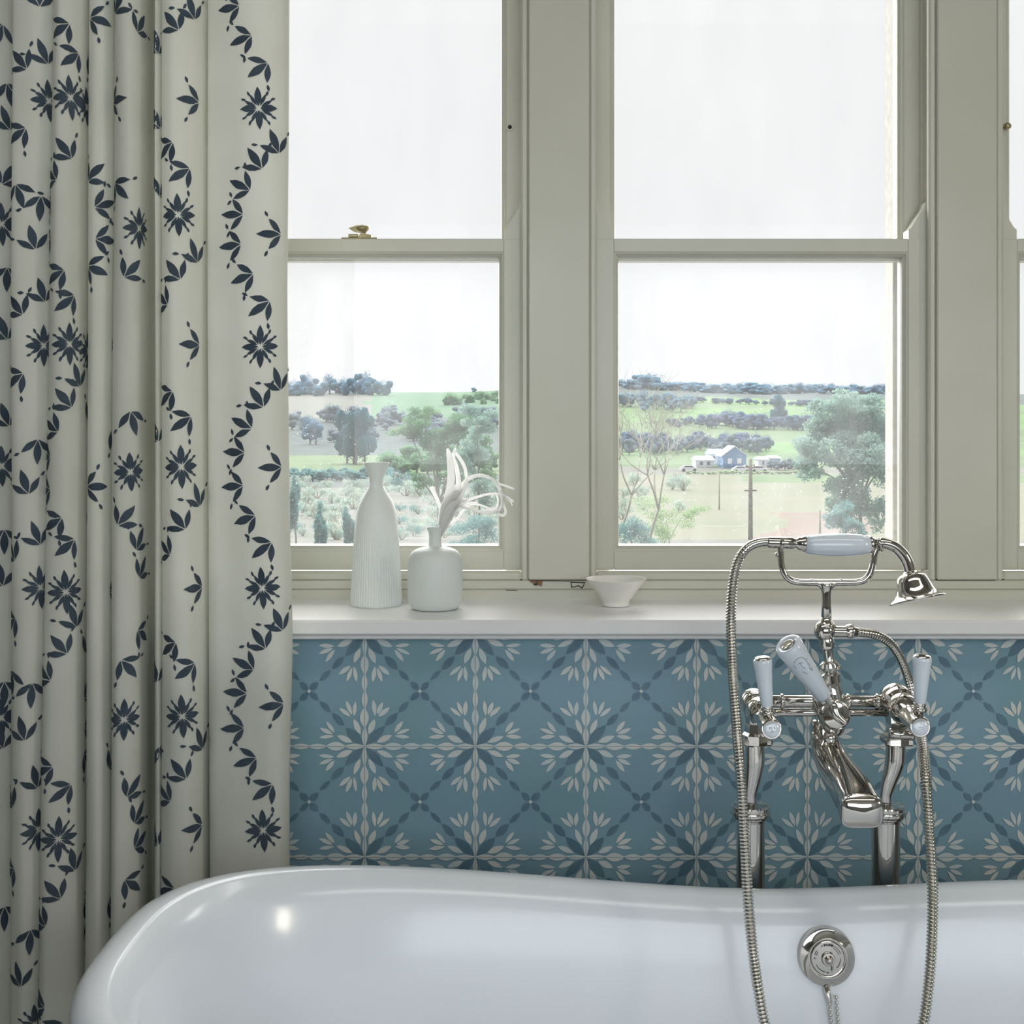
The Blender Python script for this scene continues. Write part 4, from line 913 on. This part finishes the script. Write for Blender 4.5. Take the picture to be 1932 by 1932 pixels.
def near_tree(name, label, px, Y, base_py, clumps, n, leaf, kind, trunk=None, cat='tree', bark=None):
    bp_ = P(px, base_py, Y); x = bp_.x; z = ground_z(x, Y); R = random.Random(int(px))
    root = empty(name, (x, Y, z), label=label, cat=cat)
    b = MB(); cl = []
    for (cx_, cy_, rxp, rzp) in clumps:
        c = P(cx_, cy_, Y+R.uniform(-.8, .8)*rxp*Y/F); cl.append(((c.x, c.y, c.z), rxp*Y/F, rxp*Y/F*.8, rzp*Y/F))
    sub = []
    for (c, rx, ry, rz) in cl:
        for _ in range(11):
            q = R.uniform(.28, .48); d_ = Vector((R.gauss(0, 1), R.gauss(0, 1), R.gauss(0, 1))).normalized()*R.random()**.5*.85
            sub.append(((c[0]+d_.x*rx, c[1]+d_.y*ry, c[2]+d_.z*rz), rx*q, ry*q, rz*q*.8))
    leafcloud(b, sub, n, leaf, R); b.build('foliage', FM[kind], root)
    b = MB()
    tp = P(clumps[0][0], clumps[0][1], Y); r = trunk or .05
    b.sweep([Vector((x, Y, z-.2)), Vector((x+.05, Y, (z*2+tp.z)/3)), tp], [r, r*.8, r*.35], 8, sm=4)
    mid = Vector((x+.05, Y, (z*1.2+tp.z*.8)/2))
    for c in cl[1:]:
        e = Vector(c[0]); m_ = mid.lerp(e, .5)+Vector((0, 0, .12*abs(e.x-x)))
        b.sweep([mid, m_, e], [r*.5, r*.35, r*.12], 6, sm=4)
    b.build('trunk', bark or M_bark, root); return root
near_tree('garden_tree', 'leafy green tree with forked trunk behind the small vase', 826, 62, 1010, [(822, 850, 50, 36), (770, 812, 44, 26), (872, 815, 60, 38), (905, 870, 42, 50), (800, 780, 30, 16), (790, 905, 26, 22), (848, 905, 50, 30)], 14000, .17, 'green', .10)
near_tree('spreading_bush', 'grey twiggy bush filling the right side of the left window', 902, 50, 1020, [(900, 800, 46, 34), (890, 860, 40, 40), (915, 925, 34, 40)], 8000, .11, 'grey', .05, 'bush')
near_tree('garden_shrub', 'dense ivy-green shrub at the lower right of the left window', 900, 30, 1060, [(898, 1010, 44, 46), (880, 1030, 40, 30), (922, 990, 26, 34)], 4200, .05, 'ivy', .03, 'shrub')
for i, (px, top, wd, lab) in enumerate(((556, 890, 14, 'slim blue-green conifer nearest the curtain edge'), (606, 945, 18, 'slim blue-green conifer second from the curtain edge'), (658, 940, 20, 'wider blue-green conifer just left of the tall vase'))):
    near_tree('slim_conifer', lab, px, 40, 1050, [(px, (top+1050)/2, wd, (1050-top)/2), (px, top+60, wd*.7, 50)], 4200, .08, 'ivy', .04)
near_tree('willow_tree', 'large soft grey-green tree at the right of the middle window', 1620, 56, 1035, [(1600, 820, 72, 62), (1560, 860, 60, 50), (1650, 790, 60, 52), (1668, 880, 56, 70), (1590, 930, 46, 50), (1530, 830, 36, 46), (1625, 960, 50, 50), (1560, 775, 40, 34), (1640, 840, 70, 60), (1545, 800, 44, 44), (1690, 800, 40, 60), (1600, 890, 60, 46), (1660, 980, 40, 40), (1600, 760, 50, 26), (1520, 880, 30, 36)], 34000, .17, 'grey', .10)
near_tree('young_tree', 'small blue-green tree at the foot of the grey-green tree', 1598, 42, 1045, [(1590, 975, 34, 34), (1610, 1010, 28, 30)], 3500, .08, 'ivy', .04)
near_tree('round_shrub', 'dense clipped shrub in the lower left corner of the middle window', 1195, 30, 1060, [(1190, 1015, 38, 44), (1222, 1030, 26, 30)], 4200, .048, 'ivy', .03, 'shrub')
near_tree('light_shrub', 'airy pale shrub beside the bare tree', 1260, 48, 1030, [(1258, 985, 50, 40), (1230, 950, 40, 26), (1300, 960, 34, 24)], 3500, .08, 'pale', .03, 'shrub')
# bare trees: branches only
def bare_tree(label, px, Y, base_py, hpx, lean, seed, depth=6):
    R = random.Random(seed); p0 = P(px, base_py, Y); z = ground_z(p0.x, Y); root = empty('bare_tree', (p0.x, Y, z), label=label, cat='tree')
    b = MB()
    def br(p, d, L, r, k):
        m_ = p+d*L*.5+Vector((R.uniform(-.08, .08), R.uniform(-.08, .08), R.uniform(-.03, .08)))*L; e = p+d*L
        b.sweep([p, m_, e], [r, r*.8, r*.62], 5, sm=3)
        if k == 0: return
        for _ in range(3 if k > 1 else 2):
            nd = (d+Vector((R.uniform(-.8, .8), R.uniform(-.6, .6), R.uniform(-.25, .5)))).normalized(); br(e, nd, L*R.uniform(.62, .82), r*.58, k-1)
    H = hpx*Y/F
    br(Vector((p0.x, Y, z-.1)), Vector((lean, 0, 1)).normalized(), (P(0, base_py-hpx*.35, Y).z-z), .075, depth)
    b.build('branches', M_bark2, root)
bare_tree('bare winter tree with fine branches at the left of the middle window', 1218, 44, 1040, 250, .25, 11)
bare_tree('second bare tree cut by the left edge of the middle window', 1160, 60, 1030, 300, .35, 23)
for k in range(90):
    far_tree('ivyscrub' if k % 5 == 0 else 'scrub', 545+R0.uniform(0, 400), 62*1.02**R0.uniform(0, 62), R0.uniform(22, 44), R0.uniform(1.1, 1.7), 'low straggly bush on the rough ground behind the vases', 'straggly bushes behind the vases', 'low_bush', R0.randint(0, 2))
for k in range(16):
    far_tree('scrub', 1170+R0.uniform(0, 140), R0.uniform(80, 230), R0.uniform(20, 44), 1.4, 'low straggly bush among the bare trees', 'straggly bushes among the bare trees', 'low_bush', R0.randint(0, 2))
# poles
def pole(label, px, Y, top, w_, arms=True):
    x = (px-VX)*Y/F; z = ground_z(x, Y); zt = P(px, top, Y).z
    root = empty('utility_pole', (x, Y, z), label=label, cat='pole')
    b = MB(); b.lathe((x, Y, z-.2), (0, 0, 1), [(w_, 0), (w_*.75, zt-z+.2)], 12); b.build('post', M_bark if arms else M_bark2, root)
    if arms:
        b = MB(); b.box(x-.22, x+.22, Y-.05, Y+.05, zt-.45, zt-.38); b.box(x-.3, x+.3, Y-.05, Y+.05, P(0, 925, Y).z-.05, P(0, 925, Y).z+.03)
        for s in (-.18, .18): b.lathe((x+s, Y, zt-.38), (0, 0, 1), [(.03, 0), (.045, .06), (.02, .12)], 8)
        b.build('crossarm', M_bark, root)
pole('dark utility pole with short crossarms in the middle window', 1416, 62, 866, .12)
pole('thin short post left of the utility pole', 1357, 120, 888, .07, False)
pole('thin fence post right of the utility pole', 1547, 60, 962, .06, False)
# shed, houses, cars
M_shed = mat('blue_shed_cladding', (92, 132, 176), .7, c2=(104, 144, 186), scale=2, stretch=(6, 6, .2)); M_roof = mat('slate_roof', (110, 122, 140), .7, c2=(126, 136, 150), scale=3)
M_white = mat('white_render', (232, 232, 236), .7); M_win = mat('dark_glazing', (70, 84, 100), .2); M_tyre = mat('tyre_rubber', (40, 40, 42), .8)
def house(name, label, px, Y, wpx, wall_px, roof_px, mw, gable_front, dep=8, fascia=None):
    x = (px-VX)*Y/F; w2 = wpx/2*Y/F; z = ground_z(x, Y)-.1; zw = z+wall_px*Y/F; zr = zw+roof_px*Y/F
    root = empty(name, (x, Y, z), label=label, cat='building')
    b = MB()
    if gable_front: b.prism([(x-w2, z), (x+w2, z), (x+w2, zw), (x, zr-.1), (x-w2, zw)], Y, Y+dep)
    else: b.box(x-w2, x+w2, Y, Y+dep, z, zw)
    b.build('wall', mw, root)
    b = MB(); o = .4; th = .25
    if gable_front:
        for s in (-1, 1):
            b.prism([(x, zr), (x, zr+th), (x+s*(w2+o), zw-o*.6+th), (x+s*(w2+o), zw-o*.6)], Y-.4, Y+dep+.4)
    else: b.add([(x-w2-o, Y-o, zw), (x+w2+o, Y-o, zw), (x+w2+o, Y+dep+o, zw), (x-w2-o, Y+dep+o, zw), (x-w2, Y+dep/2, zr), (x+w2, Y+dep/2, zr)], [(0, 1, 5, 4), (2, 3, 4, 5), (1, 2, 5), (3, 0, 4), (3, 2, 1, 0)], 0, False)
    b.build('roof', M_roof if not fascia else fascia, root)
    for k in range(2 if wpx > 24 else 1):
        b = MB(); xx = x+(k-.5)*w2*.8 if wpx > 24 else x
        b.box(xx-w2*.18, xx+w2*.18, Y-.06, Y+.02, z+(zw-z)*.4, z+(zw-z)*.8); b.build('window', M_white if gable_front else M_win, root)
    return root
M_fasc = mat('pale_fascia', (200, 210, 222), .6)
house('shed', 'blue gabled shed with pale roof edges across the fields', 1386, 318, 44, 24, 17, M_shed, True, 10, M_fasc)
house('cottage', 'low white cottage left of the blue shed', 1330, 322, 34, 14, 8, M_white, False)
house('cottage', 'small white outbuilding right of the blue shed', 1440, 322, 18, 15, 6, M_white, False, 6)
house('cottage', 'long grey roofed cottage just left of the shed gable', 1352, 336, 26, 20, 10, M_white, False)
house('barn', 'teal painted low barn right of the white outbuilding', 1462, 326, 20, 16, 5, M_shed, False, 8)
def car(label, px, Y, cm_):
    x = (px-VX)*Y/F; z = ground_z(x, Y); root = empty('car', (x, Y, z), label=label, cat='car', group='white cars by the shed')
    pr = [(-2.1, .35), (2.1, .35), (2.1, .75), (1.9, .9), (1.1, .98), (.6, 1.42), (-1.0, 1.45), (-1.7, .98), (-2.1, .9)]
    b = MB(); b.prism([(x+a, z+h) for a, h in pr], Y-.85, Y+.85); b.build('body', cm_, root)
    b = MB(); b.prism([(x+a, z+h) for a, h in ((.95, 1.0), (.52, 1.36), (-.95, 1.39), (-1.45, 1.0))], Y-.86, Y+.86); b.build('glazing', M_win, root)
    for a in (-1.3, 1.3):
        b = MB(); b.lathe((x+a, Y-.87, z+.33), (0, 1, 0), [(.33, 0), (.33, 1.74)], 14); b.build('wheel', M_tyre, root)
for px, Yy, lab in ((1398, 300, 'white car parked below the shed gable'), (1432, 301, 'white car parked right of the shed'), (1414, 305, 'white car parked between the two other cars'), (1300, 304, 'white car parked alone left of the cottage')): car(lab, px, Yy, M_white)
